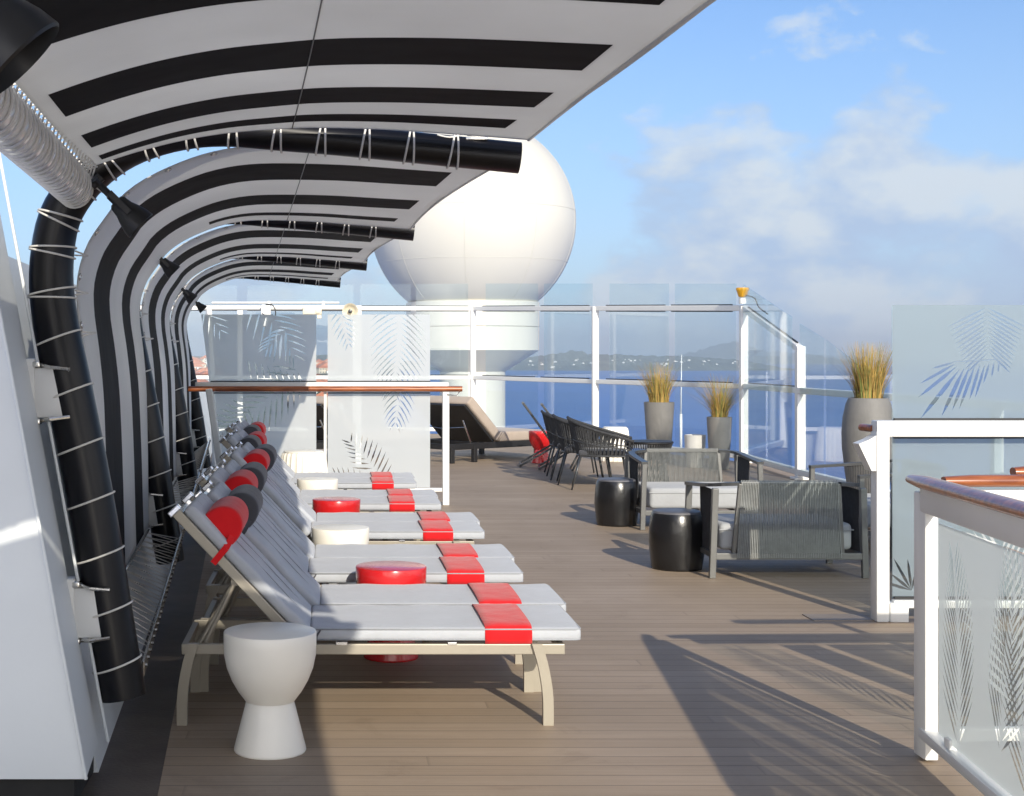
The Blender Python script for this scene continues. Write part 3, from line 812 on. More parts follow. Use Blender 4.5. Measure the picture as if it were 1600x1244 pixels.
LL = ['nearest pale grey lounger with a red half-round headrest, beside the white stool', 'second lounger from the camera, dark grey headrest, touching the nearest one', 'third lounger, red headrest, just beyond the nearer red stool', 'fourth lounger from the camera, dark grey headrest, before the second white stool', 'fifth lounger, red headrest, just beyond the second white stool', 'sixth lounger, dark grey headrest, before the farther red stool', 'seventh lounger, dark headrest, just beyond the farther red stool', 'eighth lounger, red headrest, before the smallest white stool', 'ninth lounger, dark headrest, just beyond the smallest white stool', 'farthest lounger of the row, red headrest, next to the frosted glass screens']
used = {}
for i,(x,y,c) in enumerate(LP):
    src = lr if c == 'r' else lg
    o = copy_tree(src) if c in used else src; used[c] = 1
    o.location = (x-1.0, y+.29, 0); o.rotation_euler = (0,0,random.uniform(-.006,.006)); relabel(o, LL[i])

# ------------------------------------------------------------------ stools
def hour_stool(m):
    t = thing('side_stool', '', 'stool', (0,0,0), 0, 'hourglass side stools')
    prof = [(0,.475),(.176,.475),(.182,.473),(.1845,.468),(.184,.43),(.182,.38),(.172,.33),(.152,.28),(.126,.235),(.104,.206),(.099,.199)]
    bm = B(); lathe(bm, list(reversed(prof)), 64); obj('bowl_top', bm, m, t, True, 40)
    bm = B(); lathe(bm, [(0,0),(.141,0),(.1435,.004),(.143,.010),(.094,.200)], 64); obj('cone_base', bm, m, t, True, 40)
    return t
sw = hour_stool(M['stw']); sr = hour_stool(M['str']); uw = ur = False
SP = [(-.249,5.59,'w','white hourglass stool in front of the nearest lounger'),(.303,7.325,'r','red hourglass stool between the second and third loungers'),(.049,8.985,'w','white hourglass stool between the fourth and fifth loungers'),(.027,10.77,'r','red hourglass stool between the sixth and seventh loungers'),(-.136,12.57,'w','white hourglass stool between the eighth and ninth loungers'),(3.07,20.75,'r','red hourglass stool standing behind the black rope chairs')]
for x,y,c,lb in SP:
    if c == 'w': o = copy_tree(sw) if uw else sw; uw = True
    else: o = copy_tree(sr) if ur else sr; ur = True
    o.location = (x,y,0); relabel(o, lb)
def fluted(x,y,lb,sc=1.0):
    t = thing('fluted_stool', lb, 'stool', (x,y,0), 0, 'white fluted stools'); t.scale = (sc,sc,sc)
    bm = B(); lathe(bm, [(0,0),(.235,0),(.24,.01),(.232,.15),(.215,.32),(.198,.46),(.19,.49),(.17,.50)], 144, flute=24, fdepth=.05); obj('fluted_body', bm, M['stw'], t, True, 60)
    bm = B(); lathe(bm, [(0,.51),(.165,.51),(.175,.506),(.178,.50),(.17,.497),(0,.497)], 48); obj('seat_disc', bm, M['stw'], t, True, 40)
fluted(-.30,14.5,'white fluted drum stool in front of the left frosted screen', 1.17); fluted(4.25,21.2,'white fluted drum stool behind the black rope chairs by the sea fence')
def drum(x,y,rz,lb,first=[None]):
    if first[0] is None:
        t = thing('drum_stool', lb, 'stool', (0,0,0), 0, 'black barrel stools')
        bm = B(); lathe(bm, [(0,0),(.178,0),(.184,.006),(.186,.02),(.196,.10),(.204,.20),(.203,.27),(.196,.34),(.186,.395),(.178,.412)], 64)
        for v in bm.verts:
            a = math.atan2(v.co.y,v.co.x); k = 1+.010*math.sin(5*a+v.co.z*20)*math.sin(v.co.z*15)
            v.co.x *= k; v.co.y *= k
        obj('barrel_body', bm, M['drum'], t, True, 40)
        bm = B(); lathe(bm, [(.178,.412),(.172,.424),(.160,.429),(0,.430)], 64); obj('seat_plate', bm, M['drumtop'], t, True, 40)
        first[0] = t; o = t
    else: o = copy_tree(first[0])
    o.location = (x,y,0); o.rotation_euler = (0,0,rz); relabel(o, lb)
drum(2.54,10.4,0,'nearer black barrel stool beside the low chair seen from behind'); drum(2.64,13.1,1.3,'farther black barrel stool beside the chair facing the camera')

# ------------------------------------------------------------------ lounge chairs (charcoal frame, rope back)
def club_chair():
    t = thing('lounge_chair', '', 'armchair', (0,0,0), 0, 'low rope backed lounge chairs')
    W = .52; D = .36
    # local: back at y=-D (towards -y), front at y=+D
    for s in (-1,1):
        bm = B(); bar(bm, (s*(W+.02),-D,0), (s*W,-D-.01,.635), .045, .04, .005, up=Vector((0,1,0))); obj('leg', bm, M['chairmetal'], t)
        bm = B(); bar(bm, (s*(W+.02),D,0), (s*W,D,.60), .045, .04, .005, up=Vector((0,1,0))); obj('leg', bm, M['chairmetal'], t)
        bm = B(); pts = spline([(s*W,D+.02,.605),(s*W,.0,.628),(s*(W-.01),-D+.12,.648),(s*(W-.06),-D+.03,.66),(s*(W-.17),-D-.01,.668)], 16)
        rings = []
        for i,p in enumerate(pts):
            tg = (pts[min(i+1,15)]-pts[max(i-1,0)]).normalized(); x = Vector((0,0,1)).cross(tg).normalized()
            rings.append([bm.verts.new(p+x*a+Vector((0,0,b))) for a,b in ((-.03,-.012),(.03,-.012),(.03,.012),(-.03,.012))])
        for a,b in zip(rings,rings[1:]):
            for j in range(4): bm.faces.new((a[j],a[(j+1)%4],b[(j+1)%4],b[j]))
        bm.faces.new(rings[0]); bm.faces.new(list(reversed(rings[-1]))); bmesh.ops.recalc_face_normals(bm, faces=bm.faces)
        obj('arm', bm, M['char'], t)
        bm = B()
        n = 26
        for i in range(n):
            y = -D+.05+(2*D-.36)*i/(n-1); tube(bm, [(s*(W-.005),y,.62),(s*(W-.01),y+.004,.40),(s*(W+.0),y,.17)], .0045, 5)
        obj('side_ropes', bm, M['rope'], t)
    bm = B()
    for y in (-D,D): bar(bm, (-W,y,.155), (W,y,.155), .035, .045, .004)
    for s in (-1,1): bar(bm, (s*W,-D+.02,.158), (s*W,D-.02,.158), .035, .04, .004)
    for i in range(5): bar(bm, (-W+.2+i*.16,-D+.02,.165), (-W+.2+i*.16,D-.02,.165), .04, .01, .002)
    obj('seat_frame', bm, M['chairmetal'], t)
    bm = B(); 
    for s in (-1,1): bar(bm, (s*.385,-D+.02,.15), (s*.345,-D-.015,.668), .03, .03, .004, up=Vector((0,1,0)))
    bar(bm, (-.345,-D-.01,.668), (.345,-D-.01,.668), .03, .03, .006)
    obj('back_frame', bm, M['chairmetal'], t)
    # woven back: many thin cords front and rear
    bm = B(); n = 60
    for i in range(n):
        f = i/(n-1); xb = -.365+.73*f; xt = -.335+.67*f
        tube(bm, [(xt,-D-.005,.690),(xt,-D-.030,.672),((xt+xb)/2+.0008*math.sin(i*2.3),-D-.018,.41),(xb,-D-.022,.145)], .0040, 5)
        if i < n-1: tube(bm, [(xt+.006,-D+.008,.685),((xt+xb)/2+.0065,-D+.012,.41),(xb+.0075,-D+.022,.17)], .0022, 5)
    obj('back_ropes', bm, M['lrope'], t)
    bm = B(); box(bm, (0,.02,.285), (.94,.66,.19), .035, 4)
    obj('seat_cushion', bm, M['cush'], t, True, 60)
    bm = B(); 
    for z in (.335,): 
        pts = [(-.474,-.315,z),(.474,-.315,z),(.474,.355,z),(-.474,.355,z)]
        tube(bm, pts, .004, 6, closed=True)
    obj('piping', bm, M['cush'], t)
    return t
cc = club_chair()
cc.location = (3.215,10.29,0); relabel(cc, 'low lounge chair seen from behind, its grey rope back facing the camera')
o = copy_tree(cc); o.location = (3.33,13.05,0); o.rotation_euler = (0,0,math.pi); relabel(o, 'low lounge chair facing the camera beyond the farther black barrel stool')
o = copy_tree(cc); o.location = (4.55,11.75,0); o.rotation_euler = (0,0,R(92)); relabel(o, 'low lounge chair turned sideways in front of the egg shaped planter, mostly hidden')
o = copy_tree(cc); o.location = (4.62,10.35,0); o.rotation_euler = (0,0,R(80)); relabel(o, 'low lounge chair in shade behind the white post of the frosted glass frame')

# ------------------------------------------------------------------ black rope chairs in a row
def rope_chair():
    t = thing('rope_chair', '', 'chair', (0,0,0), 0, 'black rope chairs standing close together')
    # faces +x; shell is a horseshoe rim falling from the back to the arms
    def rim(a, lift=0):      # a from -110..110 degrees, 0 = back
        c = math.cos(R(a)); s = math.sin(R(a))
        x = -.36*c+ (.0) ; y = .36*s
        if abs(a) > 90: x = .0+.40*(abs(a)-90)/50; y = .36*(1 if a > 0 else -1)
        z = .84-.26*(min(1,abs(a)/140))**1.3
        return Vector((x,y,z))
    def low(a):
        c = math.cos(R(a)); s = math.sin(R(a))
        x = -.25*c; y = .30*s
        if abs(a) > 90: x = .36*(abs(a)-90)/50; y = .30*(1 if a > 0 else -1)
        return Vector((x,y,.40))
    A = [-140+280*i/46 for i in range(47)]
    bm = B(); tube(bm, [rim(a) for a in A], .017, 10); obj('rim', bm, M['rope'], t, True)
    bm = B(); tube(bm, [low(a) for a in A]+[], .012, 8, closed=True); tube(bm, [low(a).lerp(rim(a),.42) for a in A], .008, 6); obj('seat_ring', bm, M['char'], t, True)
    bm = B()
    for i in range(93):
        a = -140+280*i/92; a2 = a+(3 if i%2 else -3); a2 = max(-140,min(140,a2))
        tube(bm, [rim(a), low(a2).lerp(rim(a),.5)+Vector((.0,0,0)), low(a2)], .0065, 5)
    obj('woven_shell', bm, M['rope'], t)
    bm = B(); box(bm, (.05,0,.43), (.56,.54,.07), .03, 3); obj('seat_pad', bm, M['grey'], t, True, 60)
    for sx, sy in ((1,1),(1,-1),(-1,1),(-1,-1)):
        bm = B(); tube(bm, [(.24*sx+.04,.24*sy,.41),(.33*sx+.02,.30*sy,0)], [.013,.010], 10); obj('leg', bm, M['steel'] if sx > 5 else M['char'], t, True)
    return t
rc = rope_chair(); RL = ['nearest black rope chair of the row, side on, just left of the farther barrel stool','second black rope chair of the row from the camera','third black rope chair of the row from the camera','farthest black rope tub chair, beside the tilted high backed chairs']
for i,(x,y,rz) in enumerate(((3.16,16.75,-.18),(3.09,17.4,-.14),(3.11,18.05,-.16),(3.14,18.7,-.1))):
    o = rc if i == 0 else copy_tree(rc); o.location = (x,y,0); o.rotation_euler = (0,0,rz); relabel(o, RL[i])
def high_chair():
    t = thing('high_back_chair', '', 'chair', (0,0,0), 0, 'tilted high backed black chairs')
    bm = B()
    for s in (-1,1): bar(bm, (-.30,s*.25,.90), (.12,s*.25,.32), .03, .03, .004); bar(bm, (-.34,s*.25,.03), (.30,s*.25,.40), .028, .028, .004); bar(bm, (.1,s*.25,.36), (.42,s*.25,.40), .03, .03, .004)
    for p in ((-.30,.90),(.12,.34),(-.34,.03),(.40,.40)): bar(bm, (p[0],-.25,p[1]), (p[0],.25,p[1]), .03, .03, .004)
    obj('frame', bm, M['char'], t)
    bm = B()
    for i in range(22):
        f = (i+.5)/22; tube(bm, [(-.30+.42*f,-.25,0.90-.58*f),(-.30+.42*f,.25,0.90-.58*f)], .009, 6)
    obj('back_ropes', bm, M['lrope'], t)
    bm = B()
    for i in range(12):
        f = (i+.5)/12; tube(bm, [(.12+.28*f,-.25,.35+.05*f),(.12+.28*f,.25,.35+.05*f)], .009, 6)
    obj('seat_ropes', bm, M['rope'], t)
    for s in (-1,1):
        bm = B(); bar(bm, (.30,s*.25,.38), (.10,s*.25,0), .028, .028, .004); obj('leg', bm, M['char'], t)
    return t
hc = high_chair(); hc.location = (3.02,20.1,0); hc.rotation_euler = (0,0,-.1); relabel(hc, 'high backed black chair leaning furthest left in front of the red stool')
o = copy_tree(hc); o.location = (3.20,19.5,0); o.rotation_euler = (0,0,-.12); relabel(o, 'high backed black chair leaning between the red stool and the tub chairs')
t = thing('rope_table', 'round black rope wrapped side table at the right end of the rope chairs', 'table', (3.88,17.3,0))
bm = B(); lathe(bm, [(0,.50),(.29,.50),(.30,.51),(.30,.52),(.29,.53),(0,.53)], 48); obj('table_top', bm, M['blackmat'], t, True, 40)
bm = B()
for i in range(56):
    a = 2*math.pi*i/56; tube(bm, [(.285*math.cos(a),.285*math.sin(a),.50),(.20*math.cos(a+.12),.20*math.sin(a+.12),.25),(.25*math.cos(a),.25*math.sin(a),0.01)], .006, 5)
obj('rope_base', bm, M['rope'], t)

# ------------------------------------------------------------------ daybeds
def daybed():
    t = thing('daybed', '', 'daybed', (0,0,0), 0, 'taupe daybeds with raised backs')
    # local x = length (head at -x), y = width
    W = .62
    bm = B()
    for s in (-1,1): bar(bm, (-.62,s*W,.24), (1.35,s*W,.24), .05, .09, .006)
    for x in (-.62,.1,1.35): bar(bm, (x,-W,.24), (x,W,.24), .05, .08, .006)
    obj('frame', bm, M['blackmat'], t)
    for x in (-.10,1.2,-.55):
        for s in (-1,1):
            bm = B(); bar(bm, (x,s*W,.0), (x,s*W,.26), .07, .07, .006); obj('leg', bm, M['blackmat'], t)
    bm = B(); box(bm, (.92,0,.36), (1.0,1.26,.15), .03, 3); obj('mattress', bm, M['tan'], t, True, 60)
    mt = Matrix.Translation((.42,0,.34)) @ Matrix.Rotation(R(44),4,'Y')
    bm = B(); box(bm, (-.43,0,.0), (.84,1.26,.15), .03, 3, mt); obj('back_mattress', bm, M['tan'], t, True, 60)
    bm = B(); box(bm, (-.43,0,-.10), (.82,1.16,.04), .01, 2, mt); obj('back_board', bm, M['blackmat'], t)
    bm = B()
    for s in (-1,1): bar(bm, (-.22,s*.5,.62), (-.05,s*.5,.26), .02, .02)
    tube(bm, [(-.25,-.58,.52),(-.2,0,.48),(-.25,.58,.52)], .006, 6)
    obj('prop', bm, M['steel'], t)
    return t
db = daybed(); e = Vector((.8,.6,0)); wv = Vector((-.6,.8,0))
base = Vector((2.1,20.9,0))+wv*.62+e*.10
db.location = base; db.rotation_euler = (0,0,math.atan2(.6,.8)); relabel(db, 'taupe daybed with raised back and black frame, right of the white handrail post')
o = copy_tree(db); o.location = (-.25,21.6,0); o.rotation_euler = (0,0,math.atan2(.5,.86)); relabel(o, 'taupe daybed behind the frosted screens, seen through the gap between them')

# ------------------------------------------------------------------ planters
def grass(t, r, z0, n, h, spread, seed, mats):
    random.seed(seed)
    for mi, (m, cnt) in enumerate(mats):
        bm = B()
        for i in range(int(n*cnt*1.7)):
            a = random.uniform(0,2*math.pi); rr = r*math.sqrt(random.random())*.9
            hh = h*random.uniform(.55,1.08); a2 = a+random.uniform(-.5,.5); lean = spread*random.uniform(.1,1)*(.35+rr/r)*(1.0 if random.random() > .12 else random.uniform(1.3,2.2))
            p0 = Vector((rr*math.cos(a),rr*math.sin(a),z0)); wd = random.uniform(.0025,.0052)
            pr = Vector((-math.sin(a2+random.uniform(-1,1)), math.cos(a2), 0))*wd; prev = None
            for k in range(5):
                f = k/4; c = p0+Vector((lean*f**1.8*math.cos(a2), lean*f**1.8*math.sin(a2), hh*f*(1-.1*f*lean)))
                ww = pr*(1-f*.85); cur = (bm.verts.new(c-ww), bm.verts.new(c+ww))
                if prev: bm.faces.new((prev[0],prev[1],cur[1],cur[0]))
                prev = cur
        obj('grass_blades', bm, m, t)
def planter(name, lb, loc, prof, r, ztop, grassp, seed, m=None):
    t = thing(name, lb, 'planter', loc)
    bm = B(); lathe(bm, [(0,0)]+prof+[(prof[-1][0]-.02,ztop+.002),(prof[-1][0]-.03,ztop-.04)], 64); obj('pot', bm, m or M['pot'], t, True, 45)
    bm = B(); lathe(bm, [(prof[-1][0]-.028,ztop-.035),(0,ztop-.03)], 32); obj('soil', bm, M['soil'], t)
    if grassp:
        grass(t, r, ztop-.04, grassp[0], grassp[1], grassp[2], seed, [(M['straw'],.72),(M['straw2'],.28)])
    return t
planter('tall_planter', 'tall tapered grey planter of dry grass beside the sea fence', (4.96,21.4,0), [(.16,0),(.165,.01),(.20,.45),(.228,.875)], .16, .876, (330,.62,.22), 3)
planter('short_planter', 'shorter tapered grey planter with spreading grass, by the corner post', (5.38,19.6,0), [(.125,0),(.13,.01),(.155,.4),(.172,.725)], .11, .727, (230,.62,.42), 4)
planter('egg_planter', 'big egg shaped grey planter with upright dry grass behind the white post', (5.40,14.2,0), [(.14,0),(.15,.01),(.185,.15),(.225,.4),(.252,.65),(.256,.8),(.245,.95),(.215,1.09),(.19,1.146)], .14, 1.147, (420,.58,.2), 6)
planter('small_pot', 'small pale pot without a plant left of the shorter planter', (5.12,19.9,0), [(.10,0),(.12,.03),(.14,.25),(.15,.46)], .1, .46, None, 7, M['potlight'])

# ------------------------------------------------------------------ palm-etched glass
def frond(base, tip, n, ln, bend, wid, spread=R(42), side=(1,-1), droop=0):
    out = []
    b = Vector(base); tp = Vector(tip); ax = tp-b; Ld = ax.length; a = ax/Ld; nrm = Vector((-a.y,a.x))
    for i in range(n):
        f = (i+.5)/n; c = b+ax*f+nrm*bend*math.sin(math.pi*f)*Ld
        l = ln*(.55+.45*math.sin(math.pi*min(1,f*.9+.12)))*(1-.35*f)
        sp = spread*(1.15-.5*f)
        for s in side:
            d = (a*math.cos(sp)+nrm*s*math.sin(sp)); pn = Vector((-d.y,d.x)); w_ = wid*(1-.3*f)
            e_ = c+d*l+Vector((0,-droop*l))
            out.append([c+d*l*.04, c+d*l*.35+pn*w_*.5+Vector((0,-droop*l*.1)), c+d*l*.7+pn*w_*.35+Vector((0,-droop*l*.45)), e_, c+d*l*.7-pn*w_*.35+Vector((0,-droop*l*.45)), c+d*l*.35-pn*w_*.5+Vector((0,-droop*l*.1))])
    return out
def etched(parent, org, ux, uy, w_, h_, leaves, mfrost, mglass, th=.012, offs=-.0015, corners=None, inv=False):
    """glass pane with a frosted film; leaves are left clear in the film"""
    org = Vector(org); ux = Vector(ux).normalized(); uy = Vector(uy).normalized(); nz = ux.cross(uy).normalized()
    rect = corners or [(0,0),(w_,0),(w_,h_),(0,h_)]
    bm = B(); a = [bm.verts.new(org+ux*x+uy*y) for x,y in rect]; b = [bm.verts.new(org+ux*x+uy*y-nz*th) for x,y in rect]
    bm.faces.new(a); bm.faces.new(list(reversed(b)))
    for i in range(4): j=(i+1)%4; bm.faces.new((a[j],a[i],b[i],b[j]))
    pane = obj('glass_pane', bm, mglass, parent)
    if leaves is not None:
        vs = [Vector(p) for p in rect]; fs = [list(range(4))]
        for lf in leaves:
            lf = [Vector(p) for p in lf]
            if sum(p.x*q.y-q.x*p.y for p,q in zip(lf, lf[1:]+lf[:1])) < 0: lf.reverse()
            k = len(vs); vs += lf; fs.append(list(range(k,k+len(lf))))
        r = geometry.delaunay_2d_cdt(vs, [], fs, 0, 1e-5, True)
        bm = B(); V = [bm.verts.new(org+ux*v.x+uy*v.y+nz*(-offs)) for v in r[0]]
        for f, of in zip(r[2], r[5]):
            if 0 in of and (len(of) == 1) != inv:
                try: bm.faces.new([V[i] for i in f])
                except ValueError: pass
        for v in [v for v in bm.verts if not v.link_faces]: bm.verts.remove(v)
        obj('frosting', bm, mfrost, pane)
    return pane

# --- far handrail with two frosted screens
Yh = 14.8
t = thing('frosted_screen_fence', 'teak topped rail with two tall frosted palm screens beyond the last lounger', 'railing', (0,Yh,0))
zr = 1.225
bm = B(); tube(bm, [(-1.56,0,zr),(1.36,0,zr)], .035, 16); 
for v in bm.verts: v.co.z = zr+(v.co.z-zr)*.85
obj('handrail', bm, M['wood'], t, True, 50)
bm = B(); bar(bm, (-1.45,.06,zr+.045), (1.22,.06,zr+.045), .07, .05, .006); obj('top_bar', bm, M['white'], t)
bm = B(); bar(bm, (-1.45,.05,.16), (1.2,.05,.16), .05, .04, .006); obj('bottom_bar', bm, M['white'], t)
bm = B(); bar(bm, (1.19,.04,0), (1.19,.04,zr+.0), .085, .07, .008); obj('post', bm, M['white'], t)
bm = B(); bar(bm, (-.03,.05,.16), (-.03,.05,zr), .0, .0, 0) if False else bar(bm, (-.08,.065,.02), (-.08,.065,zr), .03, .03, .004); obj('post', bm, M['white'], t)
bm = B(); bar(bm, (-1.12,.0,0.0), (-1.30,.0,zr), .12, .07, .01); obj('post', bm, M['wall'], t)
bm = B(); tube(bm, [(1.2,-.01,zr-.06),(1.3,-.01,zr-.07),(1.33,-.01,zr-.03)], .006, 6); obj('rail_hook', bm, M['steel'], t, True)
# pane coordinates in metres
def wpx(u, v): return ((u-U0)*Yh/F, EYE-(v-V0)*Yh/F)
xa, xb = wpx(313,0)[0], wpx(494,0)[0]; xc, xd = wpx(512,0)[0], wpx(673,0)[0]
ztop = wpx(0,491)[1]; zb = .18
def lv(org, items):
    out = []
    for it in items:
        b, tp, n, ln, bend, wid, sp, side, dr = it
        bb = wpx(*b); tt = wpx(*tp); out += frond((bb[0]-org[0],bb[1]-org[1]), (tt[0]-org[0],tt[1]-org[1]), n, ln, bend, wid, sp, side, dr)
    return out
leavesL = lv((xa,zb), [((392,470),(460,560),9,.36,.08,.022,R(50),(1,-1),.15),((300,455),(345,520),6,.28,0,.018,R(45),(1,-1),0),((382,560),(470,585),9,.20,0,.016,R(55),(-1,),.5),
   ((470,575),(340,680),14,.40,.05,.020,R(48),(1,-1),.1),((388,632),(330,690),9,.26,0,.018,R(60),(1,-1),0),((450,512),(415,545),5,.25,0,.03,R(40),(1,-1),.3)])
leavesR = lv((xc,zb), [((622,470),(612,610),16,.42,.05,.017,R(58),(1,-1),.25),((530,480),(545,540),7,.20,0,.018,R(50),(1,-1),.1),((628,590),(618,665),8,.22,0,.016,R(60),(1,-1),.5),
   ((600,770),(545,690),11,.27,-.08,.020,R(62),(1,-1),-.1),((585,770),(520,740),8,.20,0,.016,R(60),(1,-1),0)])
shear = wpx(340,0)[0]-xa
etched(t, (xa,.10,zb), (1,0,0), (0,0,1), xb-xa, ztop-zb, leavesL, M['frost'], M['glass'], corners=[(.22,0),(xb-xa,0),(xb-xa,ztop-zb),(0,ztop-zb)])
etched(t, (xc,.10,zb), (1,0,0), (0,0,1), xd-xc, ztop-zb, leavesR, M['frost'], M['glass'])
bm = B(); 
for x0,x1 in ((xa+.1,xb),(xc,xd)):
    bar(bm, (x0,.085,zr+.078), (x1,.085,zr+.078), .012, .012, 0); bar(bm, (x0,.085,zr-.045), (x1,.085,zr-.045), .012, .012, 0)
obj('gasket', bm, M['gasket'], t)

# --- sea fence at the back
def lerp(a,b,f): return a+(b-a)*f
def fence_run(label, A, Bp, zt0, zt1, zm0, zm1, gt0, gt1, posts, panes, postw=.11, rail=.085):
    t = thing('sea_fence', label, 'fence', (A.x,A.y,0), 0, 'white framed glass sea fences')
    D = Bp-A; ln = D.length; ux = D.normalized(); nz = Vector((ux.y,-ux.x,0))
    if nz.y > 0 and abs(nz.y) > .1: nz = -nz
    def at_(f, z, o=0): return Vector((0,0,0))+ux*ln*f+nz*o+Vector((0,0,z))
    bm = B(); bar(bm, at_(0,zt0), at_(1,zt1), rail, rail, .01); obj('top_rail', bm, M['white'], t)
    bm = B(); bar(bm, at_(0,zm0), at_(1,zm1), rail, rail*.9, .01); obj('middle_rail', bm, M['white'], t)
    bm = B(); bar(bm, at_(0,.10), at_(1,.10), .08, .08, .01); obj('bottom_rail', bm, M['white'], t)
    for f in posts:
        bm = B(); bar(bm, at_(f,0,.012), at_(f,lerp(zt0,zt1,f)+.03,.012), postw, postw, .01); 
        box(bm, at_(f,.02,.012), (.2,.2,.03), .005); obj('post', bm, M['white'], t)
    gk = B()
    for f0,f1 in panes:
        org = at_(f0,.13,-.055); w_ = ln*(f1-f0)
        h0 = lerp(gt0,gt1,f0)-.13; h1 = lerp(gt0,gt1,f1)-.13
        etched(t, org, ux, (0,0,1), w_, h0, None, None, M['glassb'], corners=[(0,0),(w_,0),(w_,h1),(0,h0)])
        for z0,z1 in ((zt0,zt1),(zm0,zm1)):
            a = lerp(z0,z1,f0); b = lerp(z0,z1,f1)
            bar(gk, at_(f0,a+rail/2+.008,.01), at_(f1,b+rail/2+.008,.01), .02, .016, 0)
            if z0 == zt0: bar(gk, at_(f0,a-rail/2-.008,.01), at_(f1,b-rail/2-.008,.01), .02, .014, 0)
    obj('gasket', gk, M['gasket'], t)
    return t
ln = (FL-FR).length
def fu(u):   # fraction along the angled run for a column of sight lines
    s = (u-U0)/F; D = FR-FL; return (s*FL.y-FL.x)/(D.x-s*D.y)
fence_run('white framed glass fence facing the sea, running from the dome to the corner post', FL, FR, 2.54, 2.28, 1.145, 1.13, 3.05, 2.64, [0, fu(931), 1], [(fu(a),fu(b)) for a,b in ((755,836),(846,921),(948,1040),(1050,1145))])
fence_run('white framed glass fence straight across behind the daybeds and the dome foot', FLL, FL+Vector((-.0,0,0)), 2.56, 2.54, 1.15, 1.145, 3.0, 3.05, [0,.33,.66], [(.02,.32),(.35,.655),(.675,.82),(.835,.985)])
# side run with the stepped-down glass
P1 = Vector((6.05,20.7,0)); P2 = Vector((5.93,17.9,0)); P3 = Vector((5.95,10.0,0))
fence_run('short glass fence bay with a sloping top rail beside the corner post', P2, P1, 1.67, 2.28, 1.135, 1.13, 2.05, 2.66, [0], [(.04,.46),(.48,.93)])
def low_run():
    t = thing('sea_fence', 'low side glass fence behind the egg shaped planter, its panes sloping down', 'fence', (P3.x,P3.y,0), 0, 'white framed glass sea fences')
    D = P2-P3; ln = D.length; ux = D.normalized()
    bm = B(); bar(bm, Vector((0,0,1.13)), ux*ln+Vector((0,0,1.135)), .085, .08, .01); obj('middle_rail', bm, M['white'], t)
    bm = B(); bar(bm, Vector((0,0,.10)), ux*ln+Vector((0,0,.10)), .08, .08, .01); obj('bottom_rail', bm, M['white'], t)
    for y in (0,2.6,5.2):
        bm = B(); bar(bm, ux*y, ux*y+Vector((0,0,1.12)), .09, .09, .01); obj('post', bm, M['white'], t)
    sp_ = [(17.72,16.85,1.98,1.78),(16.8,15.9,1.77,1.52),(15.85,14.6,1.50,1.35),(14.5,12.4,1.2,1.2),(12.3,10.1,1.2,1.2)]
    for ya,yb,ha,hb in sp_:
        etched(t, Vector((-.075,ya-10,.13)), (0,-1,0), (0,0,1), ya-yb, 1, None, None, M['glassb'], corners=[(0,0),(ya-yb,0),(ya-yb,hb-.13),(0,ha-.13)])
    return t
low_run()
# yellow beacon on the corner post
t = thing('beacon', 'small yellow beacon on top of the white corner post', 'beacon', (6.0,20.62,2.34))
bm = B(); lathe(bm, [(0,0),(.05,0),(.055,.02),(.05,.08),(.06,.09),(0,.1)], 24); obj('base', bm, M['white'], t, True, 40)
bm = B(); lathe(bm, [(.05,.10),(.06,.11),(.085,.19),(.095,.21),(.09,.235),(0,.24)], 24); obj('lamp_cap', bm, M['yellow'], t, True, 40)
bm = B(); tube(bm, spline([(.03,-.05,.12),(.16,-.06,.08),(.20,-.12,-.05),(.26,-.35,-.16)],12), .01, 6); obj('cable', bm, M['blackmat'], t, True)

# --- white pipe with camera, box and horn
t = thing('overhead_pipe', 'slim double white pipe above the frosted screens', 'pipe', (0,20,0))
zp = EYE+(558-481)*20/F
bm = B(); tube(bm, [((320-U0)*20/F,0,zp),((565-U0)*20/F,0,zp)], .035, 12); obj('pipe', bm, M['white'], t, True, 50)
bm = B(); tube(bm, [((330-U0)*20/F,0.1,zp+.075),((530-U0)*20/F,0.1,zp+.075)], .016, 8); obj('conduit', bm, M['white'], t, True, 50)
for u in (326,560):
    bm = B(); bar(bm, ((u-U0)*20/F,.0,zp-.03), ((u-U0)*20/F+ (.1 if u<400 else 0),.05,0), .09, .07, .01); obj('post', bm, M['white'], t)
for u in (420,505): 
    bm = B(); bar(bm, ((u-U0)*20/F,0,zp), ((u-U0)*20/F,.1,zp+.09), .04, .03); obj('clip', bm, M['white'], t)
def P20(u,v,dy=-.08): return Vector(((u-U0)*20/F, 20+dy, EYE-(v-V0)*20/F))
t = thing('security_camera', 'white camera unit with a dangling black cable on the white pipe', 'camera', P20(416,488))
bm = B(); box(bm, (0,0,.02), (.14,.12,.17), .02, 3); obj('body', bm, M['white'], t, True, 50)
bm = B(); lathe(bm, [(0,-.22),(.05,-.20),(.065,-.15),(.06,-.10),(.04,-.07)], 20); obj('dome_head', bm, M['white'], t, True, 50)
bm = B(); tube(bm, spline([(0,-.06,.10),(.09,-.08,.10),(.14,-.08,0),(.11,-.08,-.12),(.03,-.08,-.16)],16), .008, 6); tube(bm, spline([(-.05,-.07,-.02),(.02,-.09,-.06),(.1,-.08,-.04)],8), .006, 6); obj('cable', bm, M['blackmat'], t, True)
t = thing('junction_box', 'beige junction box fixed to the white pipe between camera and horn', 'box', P20(488,486))
bm = B(); box(bm, (0,0,0), (.27,.10,.11), .012, 2); box(bm, (.08,-.055,0), (.06,.02,.07), .004); obj('case', bm, M['beige'], t, True, 50)
bm = B(); box(bm, (.10,0,-.08), (.06,.07,.06), .006); obj('gland', bm, M['beige'], t)
t = thing('horn_speaker', 'round pale horn speaker hanging on the white pipe', 'speaker', P20(547,487,-.2))
